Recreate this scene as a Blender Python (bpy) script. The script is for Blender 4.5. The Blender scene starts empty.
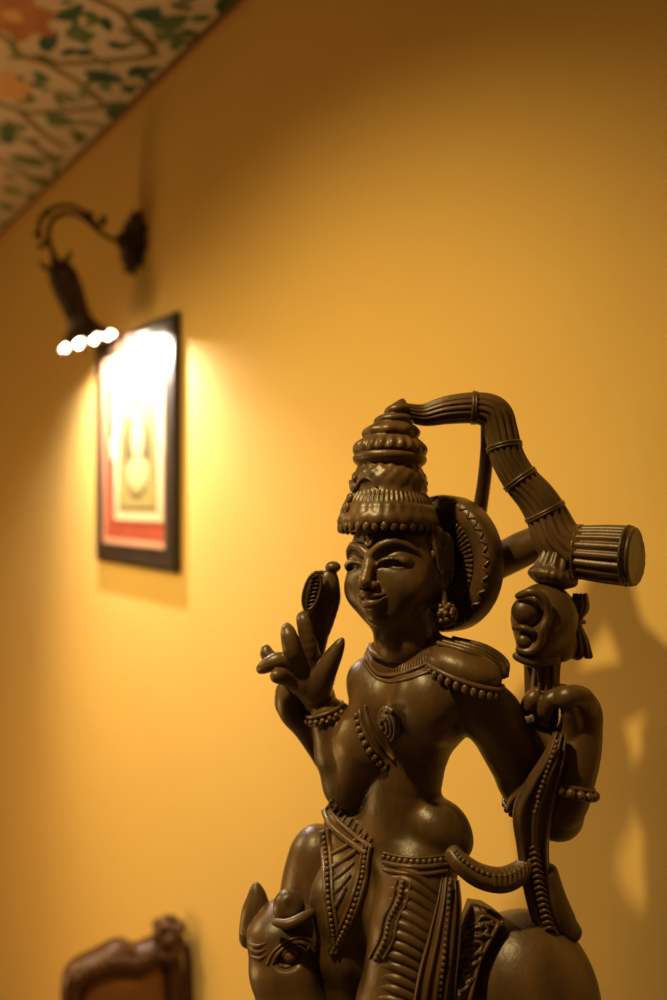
import bpy, math, random
import numpy as np
from mathutils import Vector, Matrix

random.seed(7)
SC = bpy.context.scene
COL = SC.collection
FPX = 780.0                 # focal length in pixels of the 667 x 1000 frame
CAMZ = 1.75
Z0 = 0.72                   # distance of the statue
K = Z0 / FPX                # one statue unit in metres
rad = math.radians

# ------------------------------------------------------------------ materials
def new_mat(name):
    m = bpy.data.materials.new(name); m.use_nodes = True
    nt = m.node_tree
    return m, nt, nt.nodes['Principled BSDF']

def mat_noise(name, c1, c2, rough=0.5, scale=20, bump=0.0, bscale=60, metallic=0.0, spec=0.5, stretch=(1,1,1), detail=5):
    m, nt, b = new_mat(name)
    tc = nt.nodes.new('ShaderNodeTexCoord'); mp = nt.nodes.new('ShaderNodeMapping')
    mp.inputs['Scale'].default_value = stretch
    nt.links.new(tc.outputs['Object'], mp.inputs['Vector'])
    n = nt.nodes.new('ShaderNodeTexNoise'); n.inputs['Scale'].default_value = scale; n.inputs['Detail'].default_value = detail
    nt.links.new(mp.outputs['Vector'], n.inputs['Vector'])
    r = nt.nodes.new('ShaderNodeValToRGB')
    r.color_ramp.elements[0].position = 0.3; r.color_ramp.elements[0].color = (*c1, 1)
    r.color_ramp.elements[1].position = 0.7; r.color_ramp.elements[1].color = (*c2, 1)
    nt.links.new(n.outputs['Fac'], r.inputs['Fac'])
    nt.links.new(r.outputs['Color'], b.inputs['Base Color'])
    b.inputs['Roughness'].default_value = rough
    b.inputs['Metallic'].default_value = metallic
    b.inputs['Specular IOR Level'].default_value = spec
    if bump > 0:
        n2 = nt.nodes.new('ShaderNodeTexNoise'); n2.inputs['Scale'].default_value = bscale; n2.inputs['Detail'].default_value = 4
        nt.links.new(mp.outputs['Vector'], n2.inputs['Vector'])
        bp = nt.nodes.new('ShaderNodeBump'); bp.inputs['Strength'].default_value = bump; bp.inputs['Distance'].default_value = 0.002
        nt.links.new(n2.outputs['Fac'], bp.inputs['Height'])
        nt.links.new(bp.outputs['Normal'], b.inputs['Normal'])
    return m

def mat_plain(name, c, rough=0.6, spec=0.5, metallic=0.0):
    m, nt, b = new_mat(name)
    b.inputs['Base Color'].default_value = (*c, 1)
    b.inputs['Roughness'].default_value = rough
    b.inputs['Specular IOR Level'].default_value = spec
    b.inputs['Metallic'].default_value = metallic
    return m

def mat_emit(name, c, s):
    m, nt, b = new_mat(name)
    b.inputs['Base Color'].default_value = (0.8, 0.75, 0.65, 1)
    b.inputs['Emission Color'].default_value = (*c, 1)
    b.inputs['Emission Strength'].default_value = s
    return m

WOOD = mat_noise('carved_wood', (0.052, 0.0275, 0.008), (0.128, 0.067, 0.021), 0.40, 34, 0.2, 230, spec=0.5, stretch=(1, 1, 0.45))
WALL = mat_noise('yellow_plaster', (0.71, 0.475, 0.15), (0.75, 0.51, 0.165), 0.85, 2.2, 0.05, 40, spec=0.2)
FLOORM = mat_noise('floor_stone', (0.20, 0.13, 0.08), (0.28, 0.19, 0.12), 0.5, 4)
CEILM = mat_noise('ceiling_cream', (0.56, 0.46, 0.31), (0.62, 0.51, 0.35), 0.85, 6)
LEAF1 = mat_noise('leaf_green', (0.055, 0.11, 0.035), (0.12, 0.19, 0.06), 0.8, 30)
LEAF2 = mat_noise('leaf_dark_green', (0.015, 0.06, 0.035), (0.035, 0.11, 0.05), 0.8, 30)
LEAF3 = mat_noise('leaf_olive', (0.13, 0.16, 0.05), (0.20, 0.22, 0.08), 0.8, 30)
VINE = mat_noise('vine_brown', (0.17, 0.13, 0.04), (0.25, 0.17, 0.06), 0.8, 30)
FLOWER = mat_noise('flower_orange', (0.34, 0.13, 0.05), (0.44, 0.20, 0.075), 0.8, 40)
FLOWER2 = mat_plain('flower_pale', (0.62, 0.36, 0.14), 0.8)
TRIMM = mat_noise('cornice_ochre', (0.55, 0.32, 0.10), (0.62, 0.38, 0.12), 0.8, 8)
LINEM = mat_plain('border_line', (0.16, 0.08, 0.03), 0.8)
BRONZE = mat_noise('dark_bronze', (0.030, 0.016, 0.008), (0.055, 0.030, 0.014), 0.45, 60, 0.2, 120, metallic=0.6)
FRAMEM = mat_noise('black_brown_frame', (0.016, 0.009, 0.006), (0.035, 0.018, 0.010), 0.42, 30, 0.1, 90)
REDMAT = mat_noise('red_mat_board', (0.42, 0.06, 0.03), (0.50, 0.085, 0.04), 0.8, 12)
CREAM = mat_plain('cream_mat_board', (0.80, 0.68, 0.44), 0.8)
PRINT = mat_noise('print_paper', (0.40, 0.31, 0.09), (0.48, 0.38, 0.12), 0.8, 18)
INK = mat_plain('print_ink', (0.09, 0.07, 0.025), 0.8)
INKL = mat_plain('print_pale', (0.52, 0.43, 0.20), 0.8)
SLIP = mat_plain('slip_pink_reflection', (0.62, 0.30, 0.18), 0.6)  # pink colours in the reflection on the frame's inner edge
CHAIRW = mat_noise('chair_mahogany', (0.045, 0.016, 0.006), (0.10, 0.038, 0.013), 0.38, 20, 0.2, 80, stretch=(1, 1, 0.3))
LEATHER = mat_noise('chair_leather', (0.19, 0.075, 0.022), (0.24, 0.10, 0.03), 0.5, 14, 0.15, 220)
GLOW = mat_emit('lit_glass', (1.0, 0.80, 0.50), 7.0)

# ------------------------------------------------------------------ mesh helpers
class MB:
    def __init__(s): s.v = []; s.f = []; s.m = []; s.n = 0
    def add(s, v, f, mi=0):
        v = np.asarray(v, float).reshape(-1, 3)
        s.v.append(v)
        o = s.n
        for q in f: s.f.append(tuple(int(i) + o for i in q))
        s.m += [mi] * len(f)
        s.n += len(v)
        return s
    def build(s, name, mats, parent=None, origin=(0, 0, 0), smooth=True, xf=None):
        v = np.concatenate(s.v) if s.v else np.zeros((0, 3))
        if xf is not None: v = xf(v)
        v = v - np.asarray(origin)
        me = bpy.data.meshes.new(name)
        me.from_pydata(v.tolist(), [], s.f)
        if not isinstance(mats, (list, tuple)): mats = [mats]
        for m in mats: me.materials.append(m)
        me.polygons.foreach_set('material_index', s.m)
        me.polygons.foreach_set('use_smooth', [smooth] * len(me.polygons))
        me.validate(); me.update()
        o = bpy.data.objects.new(name, me); COL.objects.link(o)
        if parent is not None: o.parent = parent
        else: o.location = origin
        return o

def vec(*a): return np.array(a, float)
def nrm(v):
    v = np.asarray(v, float); return v / max(1e-9, np.linalg.norm(v))

def P(u, v, d=0.0):
    """point in statue units (x right, y away, z up; lens height = 0) standing d units beyond the statue's axis"""
    y = FPX + d
    return vec((u - 333.5) * y / FPX, y, -(v - 500.0) * y / FPX)

def catmull(pts, n):
    pts = np.asarray(pts, float)
    m = len(pts)
    if m == 2:
        t = np.linspace(0, 1, n)[:, None]; return pts[0] * (1 - t) + pts[1] * t
    q = np.vstack([2 * pts[0] - pts[1], pts, 2 * pts[-1] - pts[-2]])
    out = []
    for x in np.linspace(0, m - 1, n):
        i = min(int(x), m - 2); t = x - i
        a, b, c, d = q[i], q[i + 1], q[i + 2], q[i + 3]
        out.append(0.5 * (2 * b + (c - a) * t + (2 * a - 5 * b + 4 * c - d) * t * t + (3 * b - a - 3 * c + d) * t ** 3))
    return np.array(out)

def frames(C, up=None, closed=False):
    n = len(C)
    T = np.gradient(C, axis=0)
    if closed:
        T = np.roll(C, -1, 0) - np.roll(C, 1, 0)
    T = T / np.maximum(1e-9, np.linalg.norm(T, axis=1))[:, None]
    N = np.zeros_like(C)
    if up is not None:
        up = np.asarray(up, float)
        for i in range(n):
            u_ = up[i] if up.ndim == 2 else up
            N[i] = nrm(u_ - T[i] * np.dot(u_, T[i]))
    else:
        a = vec(0, 0, 1) if abs(T[0][2]) < 0.8 else vec(0, 1, 0)
        N[0] = nrm(a - T[0] * np.dot(a, T[0]))
        for i in range(1, n):
            N[i] = nrm(N[i - 1] - T[i] * np.dot(N[i - 1], T[i]))
    B = np.cross(T, N)
    return T, N, B

def tube(mb, pts, n=24, sides=12, ratio=1.0, up=None, prof=None, mi=0, round_caps=True, closed=False, lin=False):
    """sweep; pts = [(xyz), r]; ratio flattens along the frame normal; prof(t, theta) scales the radius"""
    A = np.array([[*p, r] for p, r in pts], float)
    if closed:
        C4 = A
    elif lin:
        C4 = np.array([[np.interp(x, range(len(A)), A[:, j]) for j in range(4)] for x in np.linspace(0, len(A) - 1, n)])
    else:
        C4 = catmull(A, n)
    C, R = C4[:, :3], np.maximum(C4[:, 3], 1e-4)
    n = len(C)
    T, N, B = frames(C, up, closed)
    th = np.linspace(0, 2 * math.pi, sides, endpoint=False)
    rows = []
    def ring(c, i, k):
        s = np.array([prof(i / (n - 1), a) if prof else 1.0 for a in th])
        return c + (np.cos(th) * s * R[i] * k * ratio)[:, None] * N[i] + (np.sin(th) * s * R[i] * k)[:, None] * B[i]
    if not closed and round_caps:
        for a in (0.35, 0.7, 0.92):
            rows.append(ring(C[0] - T[0] * R[0] * math.cos(a * math.pi / 2) * 0.6 * min(1, ratio + .3), 0, math.sin(a * math.pi / 2)))
    for i in range(n): rows.append(ring(C[i], i, 1.0))
    if not closed and round_caps:
        for a in (0.92, 0.7, 0.35):
            rows.append(ring(C[-1] + T[-1] * R[-1] * math.cos(a * math.pi / 2) * 0.6 * min(1, ratio + .3), n - 1, math.sin(a * math.pi / 2)))
    V = np.concatenate(rows); m = len(rows); f = []
    for i in range(m if closed else m - 1):
        j = (i + 1) % m
        for s in range(sides):
            s2 = (s + 1) % sides
            f.append((i * sides + s, i * sides + s2, j * sides + s2, j * sides + s))
    if not closed:
        f.append(tuple(range(sides - 1, -1, -1)))
        f.append(tuple((m - 1) * sides + s for s in range(sides)))
    mb.add(V, f, mi)

def ball(mb, c, r, n=8, axes=None, mi=0):
    """ellipsoid; r scalar or three; axes rows"""
    r = np.ones(3) * r if np.isscalar(r) else np.asarray(r, float)
    ax = np.eye(3) if axes is None else np.asarray(axes, float)
    rows = n; cols = 2 * n
    V = [vec(0, 0, 1)]
    for i in range(1, rows):
        p = math.pi * i / rows
        for j in range(cols):
            a = 2 * math.pi * j / cols
            V.append(vec(math.sin(p) * math.cos(a), math.sin(p) * math.sin(a), math.cos(p)))
    V.append(vec(0, 0, -1)); V = np.array(V) * r
    V = V @ ax + np.asarray(c)
    f = []
    for j in range(cols):
        f.append((0, 1 + j, 1 + (j + 1) % cols))
        f.append((len(V) - 1, 1 + (rows - 2) * cols + (j + 1) % cols, 1 + (rows - 2) * cols + j))
    for i in range(rows - 2):
        for j in range(cols):
            a = 1 + i * cols + j; b = 1 + i * cols + (j + 1) % cols
            f.append((a, a + cols, b + cols, b))
    mb.add(V, f, mi)

def lathe(mb, c, ax, ref, prof, seg=64, mod=None, mi=0, elong=(1, 1), shift=None):
    """prof = [(h, r)] about axis ax from c; mod(h, theta, r) -> r"""
    ax = nrm(ax); e1 = nrm(np.asarray(ref) - ax * np.dot(ref, ax)); e2 = np.cross(ax, e1)
    V = []; 
    for h, r in prof:
        for j in range(seg):
            a = 2 * math.pi * j / seg
            rr = mod(h, a, r) if mod else r
            V.append(np.asarray(c) + (shift(h) if shift else 0) + ax * h + e1 * math.cos(a) * rr * elong[0] + e2 * math.sin(a) * rr * elong[1])
    f = []
    for i in range(len(prof) - 1):
        for j in range(seg):
            j2 = (j + 1) % seg
            f.append((i * seg + j, i * seg + j2, (i + 1) * seg + j2, (i + 1) * seg + j))
    f.append(tuple(range(seg - 1, -1, -1)))
    f.append(tuple((len(prof) - 1) * seg + j for j in range(seg)))
    mb.add(V, f, mi)

def smooth_prof(pts, n):
    return [tuple(x) for x in catmull(np.array(pts, float), n)]

def box(mb, c, sx, sy, sz, ax=None, mi=0, bev=0.0):
    ax = np.eye(3) if ax is None else np.asarray(ax, float)
    c = np.asarray(c, float)
    if bev <= 0:
        S = [(x, y, z) for x in (-1, 1) for y in (-1, 1) for z in (-1, 1)]
        V = np.array(S, float) * vec(sx, sy, sz) / 2 @ ax + c
        F_ = [(0, 1, 3, 2), (4, 6, 7, 5), (0, 4, 5, 1), (2, 3, 7, 6), (0, 2, 6, 4), (1, 5, 7, 3)]
        mb.add(V, F_, mi)
    else:                    # octagon-ish section bevel along z
        b = bev
        o = [(-sx/2+b, -sy/2), (sx/2-b, -sy/2), (sx/2, -sy/2+b), (sx/2, sy/2-b), (sx/2-b, sy/2), (-sx/2+b, sy/2), (-sx/2, sy/2-b), (-sx/2, -sy/2+b)]
        lv = []
        for z, k in ((-sz/2, b), (-sz/2+b, 0), (sz/2-b, 0), (sz/2, b)):
            for x, y in o:
                lv.append((x * (1 - 2*k/sx), y * (1 - 2*k/sy), z))
        V = np.array(lv) @ ax + c
        F_ = []
        for i in range(3):
            for j in range(8):
                j2 = (j+1) % 8
                F_.append((i*8+j, i*8+j2, i*8+8+j2, i*8+8+j))
        F_.append(tuple(range(7, -1, -1))); F_.append(tuple(range(24, 32)))
        mb.add(V, F_, mi)

# ------------------------------------------------------------------ distance-field sculpting
class Grid:
    def __init__(s, lo, hi, h):
        s.lo = np.asarray(lo, float); s.h = h
        s.n = np.ceil((np.asarray(hi, float) - s.lo) / h).astype(int) + 1
        s.D = np.full(s.n, 60.0, np.float32)
    def sub(s, lo, hi):
        a = np.clip(np.floor((lo - s.lo) / s.h).astype(int), 0, s.n)
        b = np.clip(np.ceil((hi - s.lo) / s.h).astype(int) + 1, 0, s.n)
        g = [(np.arange(a[i], b[i]) * s.h + s.lo[i]).astype(np.float32) for i in range(3)]
        return a, b, np.meshgrid(*g, indexing='ij', sparse=True)
    def put(s, lo, hi, fn, k, neg=False):
        a, b, (X, Y, Z) = s.sub(np.asarray(lo), np.asarray(hi))
        if np.any(b <= a): return
        sl = tuple(slice(a[i], b[i]) for i in range(3))
        d = fn(X, Y, Z)
        D = s.D[sl]
        if not neg:
            if k <= 0: s.D[sl] = np.minimum(D, d); return
            h = np.clip(0.5 + 0.5 * (D - d) / k, 0, 1)
            s.D[sl] = D * (1 - h) + d * h - k * h * (1 - h)
        else:
            d = -d
            if k <= 0: s.D[sl] = np.maximum(D, d); return
            h = np.clip(0.5 - 0.5 * (D - d) / k, 0, 1)
            s.D[sl] = D * (1 - h) + d * h + k * h * (1 - h)
    def cone(s, p, q, r1, r2, k=8, neg=False):
        p = np.asarray(p, float); q = np.asarray(q, float)
        m = max(r1, r2) + 2 * k + 3
        ab = q - p; L2 = max(1e-6, ab @ ab)
        def fn(X, Y, Z):
            x, y, z = X - p[0], Y - p[1], Z - p[2]
            t = np.clip((x * ab[0] + y * ab[1] + z * ab[2]) / L2, 0, 1)
            return np.sqrt((x - t * ab[0]) ** 2 + (y - t * ab[1]) ** 2 + (z - t * ab[2]) ** 2) - (r1 + (r2 - r1) * t)
        s.put(np.minimum(p, q) - m, np.maximum(p, q) + m, fn, k, neg)
    def chain(s, pts, k=8, n=0):
        if n:
            A = catmull(np.array([[*p, r] for p, r in pts], float), n); pts = [(a[:3], a[3]) for a in A]
        for (p, r), (q, r2) in zip(pts[:-1], pts[1:]): s.cone(p, q, r, r2, k)
    def ell(s, c, r, axes=None, k=8, neg=False):
        c = np.asarray(c, float); r = np.asarray(r, float)
        A = np.eye(3) if axes is None else np.asarray(axes, float)
        m = np.sqrt(((A * r[:, None]) ** 2).sum(0)) + 2 * k + 3
        def fn(X, Y, Z):
            x, y, z = X - c[0], Y - c[1], Z - c[2]
            q = [(x * A[i][0] + y * A[i][1] + z * A[i][2]) / r[i] for i in range(3)]
            k0 = np.sqrt(q[0] ** 2 + q[1] ** 2 + q[2] ** 2)
            k1 = np.sqrt((q[0] / r[0]) ** 2 + (q[1] / r[1]) ** 2 + (q[2] / r[2]) ** 2)
            return k0 * (k0 - 1) / np.maximum(k1, 1e-6)
        s.put(c - m, c + m, fn, k, neg)
    def mesh(s):
        D = s.D; D[0], D[-1], D[:, 0], D[:, -1], D[:, :, 0], D[:, :, -1] = (np.maximum(x, 0.5) for x in (D[0], D[-1], D[:, 0], D[:, -1], D[:, :, 0], D[:, :, -1]))
        S = D < 0
        c = np.zeros(tuple(np.array(D.shape) - 1), np.int8)
        cor = [(i, j, k) for i in (0, 1) for j in (0, 1) for k in (0, 1)]
        def sh(A, o): return A[o[0]:A.shape[0] - 1 + o[0], o[1]:A.shape[1] - 1 + o[1], o[2]:A.shape[2] - 1 + o[2]]
        for o in cor: c += sh(S, o)
        I = np.argwhere((c > 0) & (c < 8))
        vals = {o: D[I[:, 0] + o[0], I[:, 1] + o[1], I[:, 2] + o[2]].astype(float) for o in cor}
        acc = np.zeros((len(I), 3)); cnt = np.zeros(len(I))
        for a in cor:
            for ax in range(3):
                if a[ax] == 0:
                    b = list(a); b[ax] = 1; b = tuple(b)
                    va, vb = vals[a], vals[b]
                    m = (va < 0) != (vb < 0)
                    t = np.where(m, va / np.where(m, va - vb, 1), 0)
                    p = np.array(a, float)[None, :].repeat(len(I), 0); p[:, ax] += t
                    acc[m] += p[m]; cnt[m] += 1
        V = (I + acc / cnt[:, None]) * s.h + s.lo
        idx = np.full(c.shape, -1, np.int32); idx[I[:, 0], I[:, 1], I[:, 2]] = np.arange(len(I))
        F_ = []
        for ax in range(3):
            o = [0, 0, 0]; o[ax] = 1
            A = S[:-1] if ax == 0 else (S[:, :-1] if ax == 1 else S[:, :, :-1])
            B = S[1:] if ax == 0 else (S[:, 1:] if ax == 1 else S[:, :, 1:])
            E = np.argwhere(A != B)
            u_, w_ = [(1, 2), (2, 0), (0, 1)][ax]
            ok = (E[:, u_] > 0) & (E[:, w_] > 0) & (E[:, u_] < D.shape[u_] - 1) & (E[:, w_] < D.shape[w_] - 1)
            E = E[ok]
            def cell(du, dw):
                e = E.copy(); e[:, u_] -= du; e[:, w_] -= dw
                return idx[e[:, 0], e[:, 1], e[:, 2]]
            q = np.stack([cell(1, 1), cell(0, 1), cell(0, 0), cell(1, 0)], 1)
            flip = ~A[E[:, 0], E[:, 1], E[:, 2]]
            q[flip] = q[flip][:, ::-1]
            F_.append(q)
        return V, np.concatenate(F_)
    def hit(s, u, v, d0=-150, d1=220, off=0.0):
        """point on the sculpted surface seen straight on at that direction, and its normal"""
        dd = np.arange(d0, d1, 0.7)
        Y = FPX + dd
        p = np.stack([(u - 333.5) * Y / FPX, Y, -(v - 500) * Y / FPX], 1)
        i = np.round((p - s.lo) / s.h).astype(int)
        ok = np.all((i > 0) & (i < s.n - 1), 1)
        i = i[ok]; p = p[ok]
        val = s.D[i[:, 0], i[:, 1], i[:, 2]]
        w = np.argmax(val < 0) if np.any(val < 0) else int(np.argmin(val))
        j = i[w]
        g = vec(*[s.D[tuple(j + np.eye(3, dtype=int)[a])] - s.D[tuple(j - np.eye(3, dtype=int)[a])] for a in range(3)])
        g = nrm(g)
        return p[w] + g * off, g

# ------------------------------------------------------------------ statue directions
def Fv(a): a = rad(a); return vec(-math.sin(a), -math.cos(a), 0)
def Lv(a): a = rad(a); return vec(math.cos(a), -math.sin(a), 0)
UP = vec(0, 0, 1)
BF, BL = Fv(50), Lv(50)                 # the body faces out of the wall
BAX = [BL, BF, UP]

def ST(v): return v * K + vec(0, 0, CAMZ)
ROOT = vec(0.085, 0.75, 0.0)
def thing(name, label, cat, loc=(0, 0, 0), group=None):
    o = bpy.data.objects.new(name, None); COL.objects.link(o)
    o.location = loc; o['label'] = label; o['category'] = cat
    o.empty_display_size = 0.1
    if group: o['group'] = group
    return o
statue = thing('deity_statue', 'dark carved wooden statue of a crowned deity with a ribbed bow, riding an animal', 'statue', tuple(ROOT))
def part(name, mb, mat=WOOD, parent=statue, smooth=True, label=None):
    o = mb.build(name, mat, parent, tuple(ROOT), smooth, ST)
    if label: o['label'] = label
    return o

# ------------------------------------------------------------------ the deity's body
body = Grid(P(225, 1010, 0) * 0 + vec(-150, FPX - 165, -560), vec(290, FPX + 165, 40), 1.7)
neckb = P(407, 645, 8); HC = P(397, 571, 2); HS = 1.01
# torso
body.ell(P(420, 702, 2), (62, 44, 48), BAX, 10)
body.ell(P(428, 700, -36), (36, 32, 38), BAX, 16)          # left side of the chest
body.ell(P(382, 700, 8), (34, 32, 36), BAX, 12)            # right side of the chest
body.ell(P(414, 664, 8), (64, 30, 24), BAX, 14)            # shoulders
body.chain([(P(416, 652, 4), 24), (P(462, 668, -38), 24)], 10)
body.chain([(P(414, 730, 6), 42), (P(403, 782, 10), 35), (P(400, 825, 10), 44)], 14)
body.ell(P(400, 845, 12), (60, 46, 36), BAX, 14)           # hips
body.ell(P(352, 828, 36), (30, 34, 34), None, 14)
body.ell(P(438, 826, -16), (33, 30, 26), [nrm(vec(1, 0, -.45)), vec(0, 1, 0), nrm(vec(.45, 0, 1))], 8)          # bunched cloth at the hip
body.ell(P(448, 842, -18), (24, 24, 20), None, 8)
body.ell(P(368, 680, 22), (22, 24, 22), None, 12)
body.chain([(P(408, 660, 6), 30), (P(406, 615, 6), 31)], 10)   # neck
# right arm (on the left)
body.chain([(P(384, 704, 2), 30), (P(368, 742, 12), 36), (P(350, 782, 28), 28)], 4)
body.chain([(P(349, 784, 30), 27), (P(341, 752, 26), 27), (P(327, 713, 26), 18)], 4)
# left arm (on the right)
body.chain([(P(462, 684, -40), 29), (P(492, 716, -38), 27), (P(526, 780, -22), 26), (P(536, 802, -14), 25)], 8)
body.chain([(P(540, 802, -14), 25), (P(556, 812, -36), 25), (P(563, 806, -52), 20)], 6)
# legs
body.chain([(P(418, 872, -22), 38), (P(411, 930, -42), 38), (P(396, 1010, -56), 36), (P(378, 1070, -50), 32)], 10)
body.chain([(P(378, 1070, -50), 32), (P(388, 1150, -42), 24), (P(395, 1215, -38), 18), (P(380, 1235, -55), 14)], 8)
body.chain([(P(372, 852, 26), 42), (P(348, 900, 0), 36), (P(344, 950, -4), 28), (P(350, 1020, 4), 26)], 10)
bodym = MB(); V, Fq = body.mesh(); bodym.add(V, Fq)

# head --------------------------------------------------------------
def head_frame(a, p, r):
    F0, L0 = Fv(a), Lv(a); p, r = rad(p), rad(r)
    F1 = F0 * math.cos(p) + UP * math.sin(p); U1 = UP * math.cos(p) - F0 * math.sin(p)
    return L0 * math.cos(r) + U1 * math.sin(r), F1, U1 * math.cos(r) - L0 * math.sin(r)
HL, HF, HU = head_frame(37, 9, 7)
HAX = [HL, HF, HU]
def H(l, f, u): return HC + (HL * l + HF * f + HU * u) * HS
head = Grid(HC - 86, HC + 86, 0.85)
head.ell(H(0, -6, 18), (49, 52, 48), HAX, 4)
head.ell(H(0, 6, -8), (46, 42, 49), HAX, 12)
head.ell(H(0, 19, -40), (24, 20, 15), HAX, 16)
head.ell(H(0, 35, -46), (10, 8, 8), HAX, 7)
for s in (-1, 1):
    head.ell(H(s * 24, 24, -18), (19, 17, 19), HAX, 12)
head.chain([(H(0, -4, -30), 30), (H(2, -8, -70), 30)], 10)                              # neck
for s in (-1, 1):                                                                        # eye sockets, eyes, lids
    head.ell(H(s * 22, 50, 6), (16, 7, 8), HAX, 7, neg=True)
    head.ell(H(s * 22.5, 36, 4), (15, 9, 8), HAX, 3)
    lid = [H(s * l, f, u) for l, f, u in ((7, 44.5, 0), (14, 47.5, 4.5), (24, 44, 5.5), (36, 32.5, 2.5))]
    head.chain([(x, 2.0) for x in lid], 2.5, 12)
    cut = [(H(s * l, f, u), r) for l, f, u, r in ((8, 47, -1.5, 1.2), (15, 48.5, 0.5, 3.2), (24, 45.5, 1.2, 3.6), (34, 35.5, 0.5, 1.4))]
    A = catmull(np.array([[*p, r] for p, r in cut]), 14)
    for a, b in zip(A[:-1], A[1:]): head.cone(a[:3], b[:3], a[3], b[3], 0.8, neg=True)
    brow = [(H(s * l, f, u), r) for l, f, u, r in ((0, 49.5, 9, 2.6), (10, 48, 18, 3.4), (22, 43.5, 22, 3.4), (33, 35, 19, 2.8), (40, 26, 12, 1.4))]
    head.chain(brow, 2.6, 16)
head.chain([(H(0, 45, 14), 4), (H(0, 50.5, 0), 5), (H(0, 57, -14), 6.4)], 5)             # nose
head.ell(H(0, 58, -16), (5.5, 5, 4.5), HAX, 3)
for s in (-1, 1):
    head.ell(H(s * 6.5, 51, -18), (4.5, 5, 4), HAX, 2.5)
    head.ell(H(s * 4, 55.5, -21.5), (2, 3, 2), HAX, 1, neg=True)
head.ell(H(0, 45, -29), (14, 6, 8), HAX, 5)                                              # mouth mound
head.chain([(H(-13, 43, -26), 1.5), (H(-8, 48.5, -28), 2.6), (H(-2.5, 51.5, -26.5), 3.0), (H(2.5, 51.5, -26.5), 3.0), (H(8, 48.5, -28), 2.6), (H(13, 43, -26), 1.5)], 1.2, 18)
head.chain([(H(-10, 44.5, -32), 1.6), (H(-4.5, 49.5, -34.5), 4.2), (H(4.5, 49.5, -34.5), 4.2), (H(10, 44.5, -32), 1.6)], 1.2, 14)
A = catmull(np.array([H(-14.5, 42.5, -27), H(-8, 50, -30.3), H(0, 53.5, -30), H(8, 50, -30.3), H(14.5, 42.5, -27)]), 18)
for a, b in zip(A[:-1], A[1:]): head.cone(a, b, 1.3, 1.3, 0.8, neg=True)
head.chain([(H(0, 49.5, 29), 3.0), (H(0, 49.5, 24), 2.2)], 1.5)                         # brow mark
head.chain([(H(-4, 49, 30), 1.2), (H(-4.5, 49.5, 25), 1.2), (H(0, 51, 19.5), 1.2), (H(4.5, 49.5, 25), 1.2), (H(4, 49, 30), 1.2)], 1.0, 14)
for s in (-1, 1):                                                                        # ears
    head.ell(H(s * 45, -8, -4), (6, 12, 20), HAX, 3)
    head.ell(H(s * 49, -5, -4), (4, 7, 13), HAX, 2, neg=True)
    head.ell(H(s * 45, -8, -26), (5, 6, 9), HAX, 3)
V, Fq = head.mesh(); bodym.add(V, Fq)

# right hand (on the left) ------------------------------------------
hand = Grid(P(245, 735, 20) - vec(0, 40, 0), P(360, 600, 20) + vec(0, 60, 0), 0.9)
hand.chain([(P(327, 716, 36), 16), (P(318, 696, 32), 16), (P(308, 680, 26), 20)], 6)
hand.ell(P(303, 672, 24), (21, 15, 20), None, 8)
hand.chain([(P(316, 690, 22), 15), (P(324, 672, 16), 11), (P(334, 655, 12), 7), (P(342, 640, 10), 2.5)], 5, 12)   # thumb
hand.chain([(P(312, 668, 20), 10), (P(309, 645, 14), 9), (P(305, 624, 14), 7.5), (P(303, 617, 18), 6)], 3, 10)
hand.chain([(P(300, 668, 16), 10), (P(293, 652, 6), 9), (P(289, 636, 6), 7.5), (P(287, 627, 14), 4.5)], 3, 10)
hand.chain([(P(292, 676, 26), 9), (P(280, 664, 32), 8), (P(268, 656, 34), 6.5), (P(266, 649, 36), 4.5)], 3, 10)
hand.chain([(P(294, 676, 16), 9), (P(282, 661, 8), 8), (P(270, 664, 6), 7), (P(261, 669, 10), 5)], 3, 10)
hand.chain([(P(296, 682, 18), 9), (P(284, 677, 6), 7.5), (P(277, 676, -6), 7)], 2.5, 8)
V, Fq = hand.mesh(); bodym.add(V, Fq)
# left hand (on the right) ------------------------------------------
hand2 = Grid(P(505, 815, -30) - vec(0, 60, 0), P(612, 675, -30) + vec(0, 60, 0), 0.9)
hand2.chain([(P(562, 808, -50), 20), (P(571, 786, -54), 18), (P(577, 752, -48), 20), (P(582, 718, -40), 17), (P(582, 706, -38), 14)], 6, 12)
hand2.ell(P(537, 736, -24), (22, 18, 19), None, 5)                                       # heel of the hand
hand2.chain([(P(560, 748, -36), 17), (P(540, 738, -26), 18)], 6)
hand2.chain([(P(584, 710, -44), 13), (P(581, 698, -56), 10), (P(569, 696, -64), 8.5), (P(559, 700, -60), 7)], 3, 14)
hand2.chain([(P(582, 704, -36), 12), (P(566, 695, -50), 8.5), (P(552, 699, -56), 7.5), (P(545, 710, -52), 6.8), (P(546, 718, -47), 5)], 1.5, 14)
hand2.chain([(P(578, 700, -28), 11), (P(556, 693, -34), 9), (P(536, 697, -44), 8), (P(528, 706, -42), 7)], 2, 14)
hand2.chain([(P(572, 700, -16), 10), (P(548, 692, -18), 8), (P(532, 700, -28), 7), (P(526, 710, -30), 6)], 2, 14)
hand2.chain([(P(570, 742, -48), 11), (P(572, 722, -56), 8.5), (P(568, 708, -62), 6)], 3, 10)   # thumb
V, Fq = hand2.mesh(); bodym.add(V, Fq)
part('body', bodym)

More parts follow.
